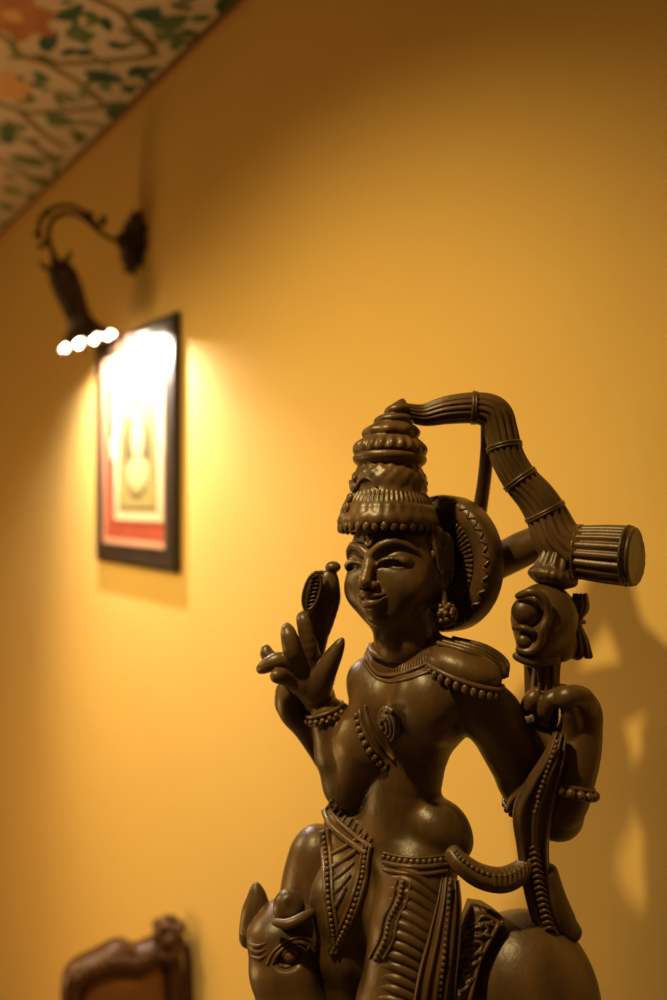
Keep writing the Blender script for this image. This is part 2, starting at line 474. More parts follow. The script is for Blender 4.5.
# ------------------------------------------------------------------ crown
CB = P(388, 531, 3)
CA = nrm(P(391, 396, 18) - CB)
def CSH(h): return BL * (0.0045 * max(0, h - 84) ** 2) - BF * (0.002 * max(0, h - 84) ** 2)
crown = MB()
prof = [(0, 44), (2, 49.5), (8, 50.5), (14, 50), (15.5, 48.5), (20, 48), (24, 46), (25, 44.5), (29, 43.5), (33, 41), (35, 39.5), (37, 38.8)]
prof += smooth_prof([(38, 38), (48, 38.5), (56, 37), (62, 33), (65, 31)], 9)
prof += [(66, 33)] + smooth_prof([(67, 34), (70, 37), (74, 37.5), (77, 35.5)], 6) + [(77.5, 34.5)] + smooth_prof([(78, 37), (83, 37.2), (88, 34.5), (93, 29)], 7)
prof += smooth_prof([(94, 27), (97, 29), (101, 29), (105, 25), (108, 21)], 8) + smooth_prof([(109, 19), (111, 20.5), (114, 20), (117, 16)], 6)
prof += smooth_prof([(118, 11), (121, 13), (125, 12.5), (129, 8), (133, 4), (135, 1)], 10)
def cmod(h, a, r):
    if h < 14: return r + (1.3 * abs(math.cos(a * 11)) if h < 9 else 0)
    if 15 < h < 24.5: return r + 0.4 * math.cos(a * 30)
    if 25 < h < 36: return r + 0.9 * math.cos(a * 56)
    if 38 < h < 65: return r + 0.55 * (math.cos(a * 18 + h * 0.45) + math.cos(a * 18 - h * 0.45))
    if 78 < h < 94: return r + 1.3 * math.cos(a * 22) * math.sin((h - 78) / 16 * math.pi)
    if 94 < h < 108: return r + 0.8 * math.cos(a * 9)
    return r
lathe(crown, CB, CA, BF, prof, 280, cmod, shift=CSH)
cr = part('crown', crown)
sc = MB()                                        # scalloped fringe under the crown
e1 = nrm(BF - CA * (BF @ CA)); e2 = np.cross(CA, e1)
for j in range(34):
    a = 2 * math.pi * j / 34
    ball(sc, CB + CA * 1.5 + (e1 * math.cos(a) + e2 * math.sin(a)) * 48.5, (4.2, 3, 5), 5, [np.cross(CA, e1 * math.cos(a) + e2 * math.sin(a)), e1 * math.cos(a) + e2 * math.sin(a), CA])
part('crown_fringe', sc, parent=cr)
cs = MB()                                        # carved crest on the front of the crown
for h, r, s in ((20, 49, 7), (30, 45, 5.5), (41, 41, 5.5), (50, 40, 4)):
    dirc = nrm(e1 * math.cos(-.25) + e2 * math.sin(-.25))
    ball(cs, CB + CA * h + dirc * (r - 1), (s, 3, s * 0.9), 6, [np.cross(CA, dirc), dirc, CA])
for s in (-1, 1):
    pts = []
    for i in range(7):
        a = -.25 + s * (.1 + i * .11); rr = 39.5
        pts.append((CB + CA * (40 + 9 * math.sin(i / 6 * math.pi)) + (e1 * math.cos(a) + e2 * math.sin(a)) * rr, 2.2 - i * .2))
    tube(cs, pts, 16, 8)
part('crown_crest', cs, parent=cr)

# ------------------------------------------------------------------ halo
HB = P(453, 563, 48)
hn = nrm(BF + UP * 0.05)
halo = MB()
hp = [(-2, 30), (0, 62), (2, 68), (5, 71), (20, 71.5), (26, 70), (29, 66), (30, 60), (30, 55), (28.5, 52), (27, 49), (27, 44), (25, 34), (22, 30), (20, 20), (20, 3)]
hp2 = []
for (h0, r0), (h1, r1) in zip(hp[:-1], hp[1:]):
    for t in (0, .33, .66): hp2.append((h0 + (h1 - h0) * t, r0 + (r1 - r0) * t))
hp2.append(hp[-1])
lathe(halo, HB, hn, BL, hp2, 288, None)
ho = part('halo', halo)
h1_ = nrm(BL - hn * (BL @ hn)); h2_ = np.cross(hn, h1_)
fl = MB()
for j in range(60):                              # radial flutes on the inner ring
    a = 2 * math.pi * j / 60; e = h1_ * math.cos(a) + h2_ * math.sin(a)
    tube(fl, [(HB + e * 34 + hn * 25.5, 1.5), (HB + e * 42 + hn * 27.5, 2.0), (HB + e * 50 + hn * 28.5, 2.1)], 5, 6)
part('halo_flutes', fl, parent=ho)
lf = MB()
for j in range(30):                              # little leaves on the outer rim
    a = 2 * math.pi * j / 30; e = h1_ * math.cos(a) + h2_ * math.sin(a); g = np.cross(hn, e)
    for s in (-1, 1):
        ball(lf, HB + e * (65.5 + 1.0) + g * s * 3.2 + hn * 28.0, (5.5, 1.8, 2.0), 5, [nrm(e * .6 + g * s * .8 - hn * .4), np.cross(hn, nrm(e * .6 + g * s * .8)), nrm(hn + e * .4)])
part('halo_leaves', lf, parent=ho)

# hair and ear ornaments
for s in (-1, 1):
    hair = MB()
    for l, f, u, r in ((44, 8, 24, 9), (46, -2, 30, 11), (47, -16, 24, 13), (46, 6, 12, 7)):
        ball(hair, H(s * l, f, u), (6, r, r), 7, HAX)
    for i in range(6):
        tube(hair, [(H(s * (46 + i % 2), 12 - i * 6, 30 - i), 3.0), (H(s * 50, 9 - i * 6, 14), 3.0), (H(s * 49, 2 - i * 5, -2), 2.4)], 9, 7)
    part('hair', hair)
for s in (1,):
    er = MB()
    c = H(s * 49, -4, -44) if s > 0 else H(-49, -4, -40)
    ball(er, c, 11, 9)
    for i in range(9):
        for j in range(4):
            a = 2 * math.pi * i / 9; b = rad(20 + j * 32)
            n_ = HL * s * math.cos(b) + (HF * math.cos(a) + HU * math.sin(a)) * math.sin(b)
            ball(er, c + n_ * 10.5, 3.0, 5)
    tube(er, [(c + HU * 9, 4), (H(s * 47, -6, -24), 4)], 6, 8)
    tube(er, [(H(s * 50, -10 + 12 * math.cos(t), 4 + 16 * math.sin(t)), 2.4) for t in np.linspace(-.6, 4.2, 12)], 24, 7)
    part('earring', er)

# ------------------------------------------------------------------ necklace, shoulder pieces, armlet, bracelets
def surf(path, n, off=0.0, g=body):
    uv = catmull(np.array(path, float), n)
    r = [g.hit(u, v, off=off) for u, v in uv]
    pts = np.array([x[0] for x in r]); nn = np.array([x[1] for x in r])
    for _ in range(2):
        pts[1:-1] = (pts[:-2] + 2 * pts[1:-1] + pts[2:]) / 4
    return pts, nn
def ridge(mb, path, r, n=24, off=0.0, sides=8, taper=None, g=body, ratio=1.0):
    pts, nn = surf(path, n, off, g)
    rr = [r * (taper(i / (n - 1)) if taper else 1) for i in range(n)]
    tube(mb, list(zip(pts, rr)), n, sides, up=nn, ratio=ratio)
def beads(mb, path, r, n, off=0.0, g=body):
    pts, nn = surf(path, n, off, g)
    for p in pts: ball(mb, p, r, 5)

nk = MB()
def loop(c, ax1, ax2, ax3, ra, rb, sag, n):
    """closed loop; sag lowers the front"""
    t = np.linspace(0, 2 * math.pi, n, endpoint=False)
    return [c + ax1 * math.cos(a) * ra + ax2 * math.sin(a) * rb - ax3 * sag * math.sin(a) for a in t]
nc = P(408, 651, 6)
lp = loop(nc + UP * 5, BL, BF, UP, 38, 36, 6, 64)
tube(nk, [(p, 3.6) for p in lp], 64, 8, closed=True, up=np.array([UP] * 64))
n_in = [(371, 645), (377, 655), (388, 661), (408, 658), (428, 648), (441, 639)]
n_out = [(366, 655), (372, 668), (382, 675), (404, 673), (428, 664), (448, 652)]
ridge(nk, n_in, 2.2, 34, 0.8); ridge(nk, n_out, 2.2, 34, 0.8)
ridge(nk, [(a - 2 + 2 * i_, b + 6) for i_, (a, b) in enumerate(n_out)], 1.9, 34, 0.5)
pi_, _ = surf(n_in, 44, .6); po_, _ = surf(n_out, 44, .6)
for p, q in zip(pi_, po_): tube(nk, [(p, 1.2), ((p + q) / 2 - BF * -1.2, 1.7), (q, 1.2)], 4, 6)
part('necklace', nk)

ep = MB()
ball(ep, P(464, 668, -52), (37, 25, 19), 12, [nrm(vec(1, -.5, -.2)), nrm(vec(.5, 1, 0)), UP])
ec0 = P(464, 668, -52); ea1 = nrm(vec(1, -.5, -.2)); ea2 = nrm(vec(.5, 1, 0))
def rim(t, k_, dz): return ec0 + ea1 * 37 * k_ * math.cos(t) - ea2 * 25 * k_ * math.sin(t) - UP * (dz + 4 * math.cos(t))
tube(ep, [(rim(t, .99, 5), 2.6) for t in np.linspace(-.3, 3.4, 20)], 40, 7)
tube(ep, [(rim(t, .88, -5), 1.5) for t in np.linspace(-.1, 3.2, 20)], 40, 7)
for t in np.linspace(-.2, 3.3, 17): ball(ep, rim(t, .99, 11), (3.6, 3.6, 4.8), 6)
for i in range(4):
    tube(ep, [(P(438 + i * 5, 643 - i * 1.6, -42 + i * 6), 2.4), (P(468 + i * 6, 652 - i * 1.6, -62 + i * 8), 2.8), (P(494 + i * 4, 666 - i * 1.5, -58 + i * 5), 2.6), (P(507, 676, -50), 2.0)], 16, 7)
ball(ep, P(497, 668, -46), (13, 8, 9), 8, [nrm(BL + vec(0, 0, -.3)), BF, UP])
part('shoulder_guard', ep)

am = MB()
for off_, r in (((0, 0), 2.4), ((6, -5), 2.0)):
    ridge(am, [(360 + off_[0], 711 + off_[1]), (364 + off_[0], 728 + off_[1]), (374 + off_[0], 748 + off_[1]), (388 + off_[0], 764 + off_[1])], r, 22, 1.0)
beads(am, [(357, 716), (361, 733), (371, 753), (385, 768)], 4.0, 9, 1.0)
part('armlet', am)
ao = MB()                                        # leaf-shaped crest of the armlet
c0, n0 = body.hit(393, 722, off=3)
tv = nrm(P(400, 708, 0) - P(378, 738, 0)); tv = nrm(tv - n0 * (tv @ n0)); sv = np.cross(n0, tv)
ball(ao, c0, (20, 14, 7), 10, [tv, sv, n0])
for k_ in range(3):
    tube(ao, [(c0 + tv * (math.cos(t) * (18 - 5 * k_)) + sv * math.sin(t) * (12 - 3.4 * k_) + n0 * (4.0 + 1.8 * k_), 2.2) for t in np.linspace(-2.4, 2.0, 14)], 26, 7)
ball(ao, c0 + tv * 9 + n0 * 5, (6, 5, 5), 7); ball(ao, c0 - tv * 4 + sv * 3 + n0 * 6, 4, 7)
tube(ao, [(c0 + tv * 10 + sv * 4 + n0 * 4, 4), (c0 + tv * 19 + sv * 1 + n0 * 4, 3.4), (c0 + tv * 21 - sv * 5 + n0 * 4, 2.2)], 12, 8)
part('armlet_crest', ao)

def bracelet(c, ax, r, nb, rb, ref=UP):
    mb = MB(); ax = nrm(ax); a1 = nrm(ref - ax * (ref @ ax)); a2 = np.cross(ax, a1)
    ang = np.linspace(0, 2 * math.pi, 40, endpoint=False)
    for dh, rr, th in ((-4, r, 2.4), (4, r * .97, 2.2)):
        tube(mb, [(c + ax * dh + (a1 * math.cos(a) + a2 * math.sin(a)) * rr, th) for a in ang], 40, 7, closed=True, up=np.array([ax] * 40))
    for j in range(nb):
        a = 2 * math.pi * j / nb
        ball(mb, c + ax * -1 + (a1 * math.cos(a) + a2 * math.sin(a)) * (r + 1.5), rb, 5)
    return mb
part('bracelet', bracelet(P(326, 713, 27), P(317, 690, 27) - P(337, 748, 27), 20, 18, 3.0))
part('bracelet', bracelet(P(568, 788, -54), P(575, 750, -48) - P(566, 806, -56), 23, 17, 4.6))
el = bracelet(P(524, 792, -22), P(545, 770, -22) - P(512, 800, -22), 22, 14, 3.0)
part('elbow_band', bracelet(P(531, 796, -18), nrm(P(526, 782, -22) - P(490, 716, -40)), 26, 20, 3.0))

# ------------------------------------------------------------------ bow of ribbed cane
bow = MB()
bp = [(P(404, 411, 14), 8), (P(424, 415, 16), 11), (P(448, 410, 12), 14), (P(476, 408, 8), 15.5), (P(494, 414, 6), 17), (P(501, 432, 4), 16.5), (P(507, 456, 0), 16.5),
      (P(519, 478, -4), 17), (P(536, 498, -8), 18.5), (P(547, 516, -10), 20), (P(557, 538, -14), 23), (P(572, 551, -18), 25)]
tube(bow, bp, 90, 112, prof=lambda t, a: 1.03 - 0.11 * abs(math.cos(8 * a + math.sin(t * 9))) ** 5)
be = [(P(566, 551, -14), 23), (P(580, 552, -20), 25.5), (P(605, 554, -34), 27.5), (P(630, 556, -48), 28), (P(633, 556, -50), 27.5)]
tube(bow, be, 30, 128, prof=lambda t, a: 1.03 - (0.12 if t < .80 else .02) * abs(math.cos(9 * a)) ** 5, round_caps=False, lin=True)
bo = part('bow', bow)
rg = MB()
C4 = catmull(np.array([[*p, r] for p, r in bp]), 200)
T_, N_, B_ = frames(C4[:, :3])
for fr in (0.27, 0.515, 0.645, 0.80):
    i = int(fr * 199)
    for dj, th in ((-1, 1.9), (1, 1.6)):
        ii = i + dj
        tube(rg, [(C4[ii, :3] + (N_[i] * math.cos(a) + B_[i] * math.sin(a)) * (C4[ii, 3] + 0.2), th) for a in np.linspace(0, 2 * math.pi, 36, endpoint=False)], 36, 7, closed=True, up=np.array([T_[i]] * 36))
ax_ = nrm(be[3][0] - be[1][0])
for dl, rr, th in ((0, 25.5, 1.8), (45, 28, 1.5)):
    c = be[1][0] + ax_ * dl
    e1b = nrm(UP - ax_ * (UP @ ax_)); e2b = np.cross(ax_, e1b)
    tube(rg, [(c + (e1b * math.cos(a) + e2b * math.sin(a)) * rr, th) for a in np.linspace(0, 2 * math.pi, 40, endpoint=False)], 40, 7, closed=True, up=np.array([ax_] * 40))
part('node_ring', rg, parent=bo)
ec = MB(); lathe(ec, be[4][0] - ax_ * 1, ax_, UP, [(0, 27), (2.5, 27), (4, 25), (3.0, 22), (3.4, 12), (3.4, 1)], 48)
part('end_cap', ec, parent=bo)
# leafy collar and monster-head finial below the cane
co = MB()
ca = nrm(P(552, 574, -22) - P(560, 548, -18))
lathe(co, P(561, 540, -18), nrm(P(551, 585, -24) - P(561, 540, -18)), BF, smooth_prof([(0, 15), (12, 15), (22, 17), (30, 19.5), (34, 22.5), (38, 23.5), (42, 21), (46, 14)], 22), 72,
      lambda h, a, r: r + (1.2 * math.cos(12 * a) if h < 30 else 0.7 * math.cos(20 * a)))
part('collar', co, parent=bo)
fin = Grid(P(500, 675, -30) - vec(0, 62, 0), P(596, 580, -30) + vec(0, 62, 0), 0.95)
fin.ell(P(545, 617, -26), (31, 30, 33), None, 5)
fin.chain([(P(540, 628, -34), 26), (P(534, 650, -36), 17)], 10)
fin.ell(P(556, 644, -24), (20, 22, 18), None, 8)
fin.ell(P(526, 612, -50), (17, 13, 16), None, 2, neg=True)
fin.ell(P(526, 612, -44), (14, 12, 14), None, 1.5)
fin.ell(P(525, 641, -50), (8.5, 8, 8), None, 2)
fin.chain([(P(518, 596, -50), 3), (P(532, 592, -58), 3.4), (P(545, 600, -60), 3.4), (P(548, 616, -59), 3.2), (P(542, 630, -60), 3.2), (P(540, 642, -58), 3.2), (P(530, 652, -56), 3.0), (P(518, 650, -50), 2.6)], 2, 30)
fin.chain([(P(514, 628, -48), 2.4), (P(524, 628, -56), 2.6), (P(534, 632, -59), 2.2)], 2, 10)
fin.chain([(P(516, 656, -44), 3.5), (P(534, 662, -52), 4), (P(556, 660, -46), 4)], 3, 14)
fm = MB(); V, Fq = fin.mesh(); fm.add(V, Fq); fo = part('finial_head', fm, parent=bo)
ts = MB()
for i in range(9):
    a = 2 * math.pi * i / 9
    tube(ts, [(P(583 + 6 * math.cos(a) - 3, 594, -24 + 4 * math.sin(a)), 1.5), (P(579 + 7 * math.cos(a), 608, -24 + 6 * math.sin(a)), 3.4), (P(575 + 4 * math.cos(a), 622, -24 + 4 * math.sin(a)), 2.4),
              (P(577 + 8 * math.cos(a), 640, -24 + 7 * math.sin(a)), 3.4), (P(578 + 12 * math.cos(a), 657, -24 + 9 * math.sin(a)), 3.0)], 18, 7)
ball(ts, P(580, 606, -24), (7, 7, 12), 8); ball(ts, P(577, 646, -24), (9, 9, 14), 8)
tube(ts, [(P(575 + 9 * math.cos(a), 622, -24 + 9 * math.sin(a)), 2.4) for a in np.linspace(0, 6.283, 20, endpoint=False)], 20, 7, closed=True, up=np.array([UP] * 20))
tube(ts, [(P(560, 620, -24), 9), (P(575, 622, -24), 7)], 6, 10)
part('tassel', ts, parent=bo)
stm = MB()
tube(stm, [(P(546, 655, -26), 15), (P(546, 668, -30), 13), (P(545, 690, -36), 13), (P(545, 720, -36), 12)], 20, 32, prof=lambda t, a: 1 + .05 * math.cos(6 * a))
tube(stm, [(P(531, 664, -16), 7), (P(532, 700, -18), 7)], 8, 14)
for i in range(3):
    x0 = 539 + i * 7
    tube(stm, [(P(x0, 664, -44), 1.6), (P(x0 + .5, 692, -50), 1.6)], 6, 6)
tube(stm, [(P(536, 690, -46), 2), (P(546, 693, -51), 2), (P(556, 690, -46), 2)], 10, 7)
part('grip', stm, parent=bo)
st1 = MB()
tube(st1, [(P(487, 425, 10), 6.5), (P(487, 450, 18), 7), (P(484, 482, 34), 7.2), (P(479, 515, 52), 8)], 20, 14, ratio=.7)
part('bow_strut', st1, parent=bo)
st2 = MB()
tube(st2, [(P(486, 566, 58), 20), (P(505, 558, 40), 18.5), (P(525, 548, 18), 18), (P(546, 538, 0), 16)], 20, 22)
part('bow_strut', st2, parent=bo)

# ------------------------------------------------------------------ mirror-like bud and stalk held in the raised hand
bud = Grid(P(265, 790, 40) - vec(0, 40, 0), P(350, 555, 30) + vec(0, 60, 0), 0.95)
bud.chain([(P(331, 577, 18), 6), (P(324, 592, 20), 14), (P(318, 612, 22), 14), (P(319, 632, 24), 9), (P(316, 655, 28), 7)], 5, 16)
bud.ell(P(320, 594, 18), (13, 12, 24), [nrm(vec(1, 0, .28)), vec(0, 1, 0), nrm(vec(-.28, 0, 1))][0:3] if False else None, 6)
bud.ell(P(311, 591, 4), (8, 9, 19), [nrm(vec(.95, 0, -.25)), vec(0, 1, 0), nrm(vec(.25, 0, .95))], 3)
bud.ell(P(333, 567, 16), (8, 8, 6), None, 2)
bud.chain([(P(330, 575, 16), 6), (P(334, 590, 16), 5), (P(334, 604, 18), 5), (P(326, 630, 22), 5)], 3, 12)
bud.chain([(P(294, 680, 42), 12), (P(291, 697, 44), 14), (P(294, 711, 46), 14), (P(302, 724, 50), 11), (P(310, 742, 58), 7), (P(322, 762, 66), 6.5), (P(334, 784, 74), 6)], 5, 24)
bud.chain([(P(279, 688, 44), 3), (P(280, 708, 46), 4), (P(296, 722, 50), 4)], 2, 12)
bm_ = MB(); V, Fq = bud.mesh(); bm_.add(V, Fq)
for i in range(9):
    t = i / 8
    tube(bm_, [(P(307 + 6 * t - 1, 606 - 32 * t, -1), 1.1), (P(314 + 6 * t, 604 - 32 * t, -3), 1.1), (P(318 + 5 * t, 606 - 32 * t, 4), 1.0)], 6, 5)
tube(bm_, [(P(312 + 8.5 * math.cos(t) * .95 + 4.5 * math.sin(t), 591 - 20 * math.sin(t) * .95, -4 + 1.5 * math.cos(t)), 1.6) for t in np.linspace(0, 6.283, 30, endpoint=False)], 30, 6, closed=True)
part('flower_bud', bm_)

# ------------------------------------------------------------------ sashes
sash = MB()
def pleated(mb, path, w, n=48, folds=5, amp=2.4, thick=4, side=vec(1, 0, 0)):
    """thick ribbon with pleats running along it; path = [(xyz, halfwidth)]"""
    A = catmull(np.array([[*p, r] for p, r in path], float), n)
    T, _, _ = frames(A[:, :3]); m = 41
    rows = []
    for i in range(n):
        t = T[i]; s = nrm(side - t * (side @ t)); nn = np.cross(t, s)
        if nn[1] > 0: nn = -nn
        x = np.linspace(-1, 1, m)
        hgt = amp * np.cos(x * math.pi * folds) + 4.0 * (1 - x ** 2)
        top = A[i, :3] + np.outer(x * A[i, 3], s) + np.outer(hgt + thick / 2, nn)
        bot = A[i, :3] + np.outer(x[::-1] * A[i, 3], s) + np.outer(-thick / 2 - 2.5 * (1 - x ** 2), nn)
        rows.append(np.vstack([top, bot]))
    M = 2 * m; f = []
    for i in range(n - 1):
        for j in range(M):
            j2 = (j + 1) % M
            f.append((i * M + j, i * M + j2, (i + 1) * M + j2, (i + 1) * M + j))
    f.append(tuple(range(M - 1, -1, -1))); f.append(tuple((n - 1) * M + j for j in range(M)))
    mb.add(np.concatenate(rows), f)
    return A, T
pleated(sash, [(P(560, 734, -66), 6), (P(554, 758, -74), 10), (P(543, 784, -72), 15), (P(534, 812, -66), 19), (P(533, 846, -58), 15), (P(537, 880, -54), 14), (P(547, 912, -54), 16), (P(556, 934, -54), 14)], 0, 64, 3, 2.0)
pleated(sash, [(P(552, 760, -62), 5), (P(538, 780, -56), 9), (P(524, 800, -46), 13), (P(516, 812, -40), 11)], 0, 26, 2, 1.8)
tube(sash, [(P(545, 872, -50), 12), (P(551, 900, -48), 15), (P(562, 922, -46), 14), (P(574, 934, -46), 9)], 20, 18)
for i, t in enumerate(np.linspace(0, 1, 15)):
    ball(sash, P(557 - 24 * t + (0 if t < .8 else 2), 742 + 70 * t, -82 + 5 * t), 2.2, 5)
for i in range(17):
    t = i / 16; u0 = 530 + 16 * t ** 1.6; v0 = 836 + 92 * t
    tube(sash, [(P(u0 - 1, v0 + 1, -63), 1.3), (P(u0 + 4, v0 - 1, -65.5), 1.6), (P(u0 + 9, v0 + 2, -62), 1.3)], 7, 6)
part('hanging_sash', sash)
ws = MB()
wp = [(P(452, 852, -52), 8), (P(462, 864, -60), 9.5), (P(480, 876, -64), 10.5), (P(502, 880, -62), 10.5), (P(520, 872, -58), 9.5), (P(532, 858, -54), 7)]
tube(ws, wp, 40, 24, prof=lambda t, a: 1 + .07 * math.cos(6 * a))
Wc = catmull(np.array([[*p, r] for p, r in wp]), 40)
for i in range(2, 39, 2):
    c = Wc[i, :3]; r = Wc[i, 3]
    ball(ws, c + vec(0, -.72, .68) * r * 0.98, 2.3, 5)
    if i > 18: tube(ws, [(c + vec(0, -.1, .95) * r, 1.5), (c + vec(0, -.7, .6) * r * 1.06, 1.8), (c + vec(0, -1.0, 0) * r * 1.03, 1.4)], 6, 6)
part('waist_sash', ws)

# ------------------------------------------------------------------ belt and skirt carving (ridges lying on the body)
bl = MB()
for dv, r in ((0, 2.6), (7, 2.2), (-9, 1.6)):
    ridge(bl, [(384, 862 + dv), (402, 866 + dv), (425, 867 + dv), (446, 864 + dv)], r, 26, 0.5)
beads(bl, [(384, 857), (404, 861), (426, 862), (446, 859)], 3.0, 12, 0.5)
part('belt', bl)
sk = MB()
for i in range(17):                              # slanting folds over the near thigh
    v0 = 872 + i * 11
    ridge(sk, [(386 - i * 1.6 + 4, v0 - 6), (404 - i * 1.0, v0 - 4), (424 - i * .6, v0 + 8), (443 - i * .8, v0 + 27)], 3.6, 18, -2.2, 8, lambda t: .5 + 1.0 * math.sin(math.pi * min(1, max(0, t))) )
part('skirt_folds', sk)
wv = MB()
for off_, r in ((-7, 1.7), (7, 1.7)):
    ridge(wv, [(404 + off_, 882), (400 + off_, 902), (391 + off_, 920), (388 + off_, 938), (378 + off_, 958)], r, 30, 1.6)
ridge(wv, [(404, 882), (400, 902), (391, 920), (388, 938), (378, 958)], 6, 30, -2.2)
beads(wv, [(404, 882), (400, 902), (391, 920), (388, 938), (378, 958)], 2.6, 17, 3.2)
part('skirt_trim', wv)
pl = MB()
pleated(pl, [(P(450, 880, -62), 8), (P(449, 905, -76), 11), (P(444, 940, -88), 14), (P(436, 985, -94), 17), (P(430, 1040, -92), 19)], 0, 40, 4, 2.0, 5)
for i in range(20): ball(pl, P(450 - 11 * (i / 19) ** 1.2, 884 + i * 6.2, -76 - 24 * min(1, i / 12)), 2.2, 5)
part('front_pleat', pl)
vd = MB()
def rr_(path, r, n=26, off=0): ridge(vd, path, r, n, off)
for dx, r in ((0, 3.4), (6, 2.4)):
    rr_([(325 + dx, 812 - dx), (332 + dx, 826 - dx), (348 + dx, 840 - dx), (366 + dx, 852 - dx)], r, 24, 1)
for i in range(9):
    t = i / 8; u0 = 326 + 40 * t; v0 = 806 + 38 * t
    rr_([(u0 + 1, v0 + 3), (u0 + 4, v0 - 2), (u0 + 6, v0 - 6)], 1.8, 8, .6)
part('waist_band', vd)
vd = MB()
L_in = [(322, 832), (325, 866), (326, 900), (331, 932), (334, 950)]
R_in = [(372, 846), (366, 876), (356, 908), (344, 936), (336, 952)]
for dx, r in ((0, 2.6), (7, 2.0)):
    rr_([(a + dx, b - dx * .4) for a, b in L_in], r, 36, 1.2); rr_([(a - dx, b - dx * .4) for a, b in R_in], r, 36, 1.2)
beads(vd, [(a + 3.5, b) for a, b in L_in], 2.6, 26, 2.2); beads(vd, [(a - 3.5, b) for a, b in R_in], 2.6, 24, 2.2)
for i in range(7):
    v0 = 848 + i * 13
    a = 332 + i * .8; b = 362 - i * 4.2
    if b - a > 6: rr_([(a, v0 + 6), ((a + b) / 2, v0 - 2), (b, v0 - 12)], 2.6, 14, 0.2)
part('draped_panel', vd)

# ------------------------------------------------------------------ the mount
an = Grid(vec(-170, FPX - 190, -800), vec(330, FPX + 190, -310), 2.0)
an.ell(P(525, 1006, -45), (70, 62, 86), None, 10)                          # rump
an.ell(P(455, 1020, 5), (90, 70, 80), [nrm(vec(-.8, .6, 0)), nrm(vec(.6, .8, 0)), UP], 20)
an.ell(P(370, 1000, 62), (70, 58, 74), None, 20)
an.chain([(P(348, 872, 66), 46), (P(326, 890, 62), 46), (P(315, 925, 52), 42), (P(340, 990, 60), 52)], 12)
an.ell(P(318, 868, 58), (34, 34, 46), None, 10)
# legs
for u, d in ((560, -78), (520, 20), (400, 10), (350, 95)):
    an.chain([(P(u - 10, 1050, d), 40), (P(u + 6, 1110, d), 28), (P(u + 4, 1160, d), 19), (P(u, 1230, d), 17), (P(u - 2, 1246, d), 22)], 10)
am_ = MB(); V, Fq = an.mesh(); am_.add(V, Fq)
ah = Grid(P(225, 1110, 10) - vec(0, 75, 0), P(360, 870, 10) + vec(0, 75, 0), 1.2)
ah.chain([(P(300, 925, 40), 34), (P(287, 938, 16), 36), (P(288, 968, 4), 37), (P(295, 1010, -10), 33), (P(300, 1055, -18), 25), (P(302, 1080, -22), 25)], 10)
ah.ell(P(272, 940, 2), (24, 22, 20), None, 10)
ah.ell(P(320, 940, 20), (26, 30, 34), None, 12)
ah.chain([(P(249, 938, 26), 10), (P(254, 915, 26), 12), (P(257, 900, 28), 9.5), (P(256, 886, 30), 3.5)], 4, 12)     # ears
ah.ell(P(247, 932, 20), (7, 8, 5), None, 3)
ah.ell(P(289, 908, -8), (16, 15, 18), [nrm(vec(1, 0, .2)), vec(0, 1, 0), nrm(vec(-.2, 0, 1))], 4)
ah.ell(P(292, 902, -24), (9, 6, 11), None, 4, neg=True)
ah.chain([(P(274, 922, -26), 3), (P(288, 924, -33), 4), (P(304, 917, -28), 4), (P(314, 912, -16), 3)], 3, 14)
def ahit(u, v, o=0): return ah.hit(u, v, off=o)[0]
ec_ = ahit(291, 958)
ah.ell(ec_ + vec(0, -2, 0), (15, 8, 9), [nrm(vec(1, 0, .35)), vec(0, 1, 0), nrm(vec(-.35, 0, 1))], 4, neg=True)
ah.ell(ec_ + vec(0, 6, 0), (9, 8, 7), [nrm(vec(1, 0, .35)), vec(0, 1, 0), nrm(vec(-.35, 0, 1))], 1.5)
V, Fq = ah.mesh(); am_.add(V, Fq)
mo = part('mount', am_)
ey = MB()
for k_, r in ((1.0, 2.2), (1.5, 2.0), (1.95, 1.6)):
    tube(ey, [(ahit(291 + 12 * k_ * math.cos(t), 958 - 4.5 * math.cos(t) * k_ - (9 if k_ == 1 else 9.5) * k_ * math.sin(t), 0.6), r) for t in np.linspace(0.15, 3.0, 14)], 24, 7)
tube(ey, [(ahit(291 + 12 * math.cos(t), 958 - 4.5 * math.cos(t) - 8 * math.sin(t), .6), 1.8) for t in np.linspace(3.2, 6.1, 12)], 20, 7)
for i in range(3):
    tube(ey, [(ahit(250 + i, 944 + i * 6, .2), 1.6), (ahit(258 + i, 946 + i * 6, .4), 1.8), (ahit(266, 943 + i * 6, .2), 1.3)], 10, 6)
part('eyelids', ey, parent=mo)
cl = MB()                                        # carved saddle cloth over the back
def cls(t, q, o=0):
    """t down the cloth, q across it"""
    le = np.interp(t, [0, .3, .7, 1], [472, 461, 450, 444]); ri = np.interp(t, [0, .12, .3, .6, 1], [486, 506, 496, 480, 470])
    return P(le + (ri - le) * q, 906 + 100 * t - 6 * q + 8 * q * (t < .2), np.interp(t, [0, 1], [-62, -100]) - o + 6 * abs(q - .5))
cg = [cls(i / 15, j / 9) for i in range(16) for j in range(10)]
cf = [(i * 10 + j, i * 10 + j + 1, i * 10 + 11 + j, i * 10 + 10 + j) for i in range(15) for j in range(9)]
bk = [p + vec(0, 26, -6) for p in cg]
fb = [tuple(160 + x for x in q[::-1]) for q in cf]
edge = [i * 10 for i in range(16)] + [150 + j for j in range(1, 10)] + [i * 10 + 9 for i in range(14, -1, -1)] + list(range(8, 0, -1))
fe = [(edge[i], edge[(i + 1) % len(edge)], edge[(i + 1) % len(edge)] + 160, edge[i] + 160) for i in range(len(edge))]
cl.add(np.array(cg + bk), [q[::-1] for q in cf] + [q[::-1] for q in fb] + [q[::-1] for q in fe])
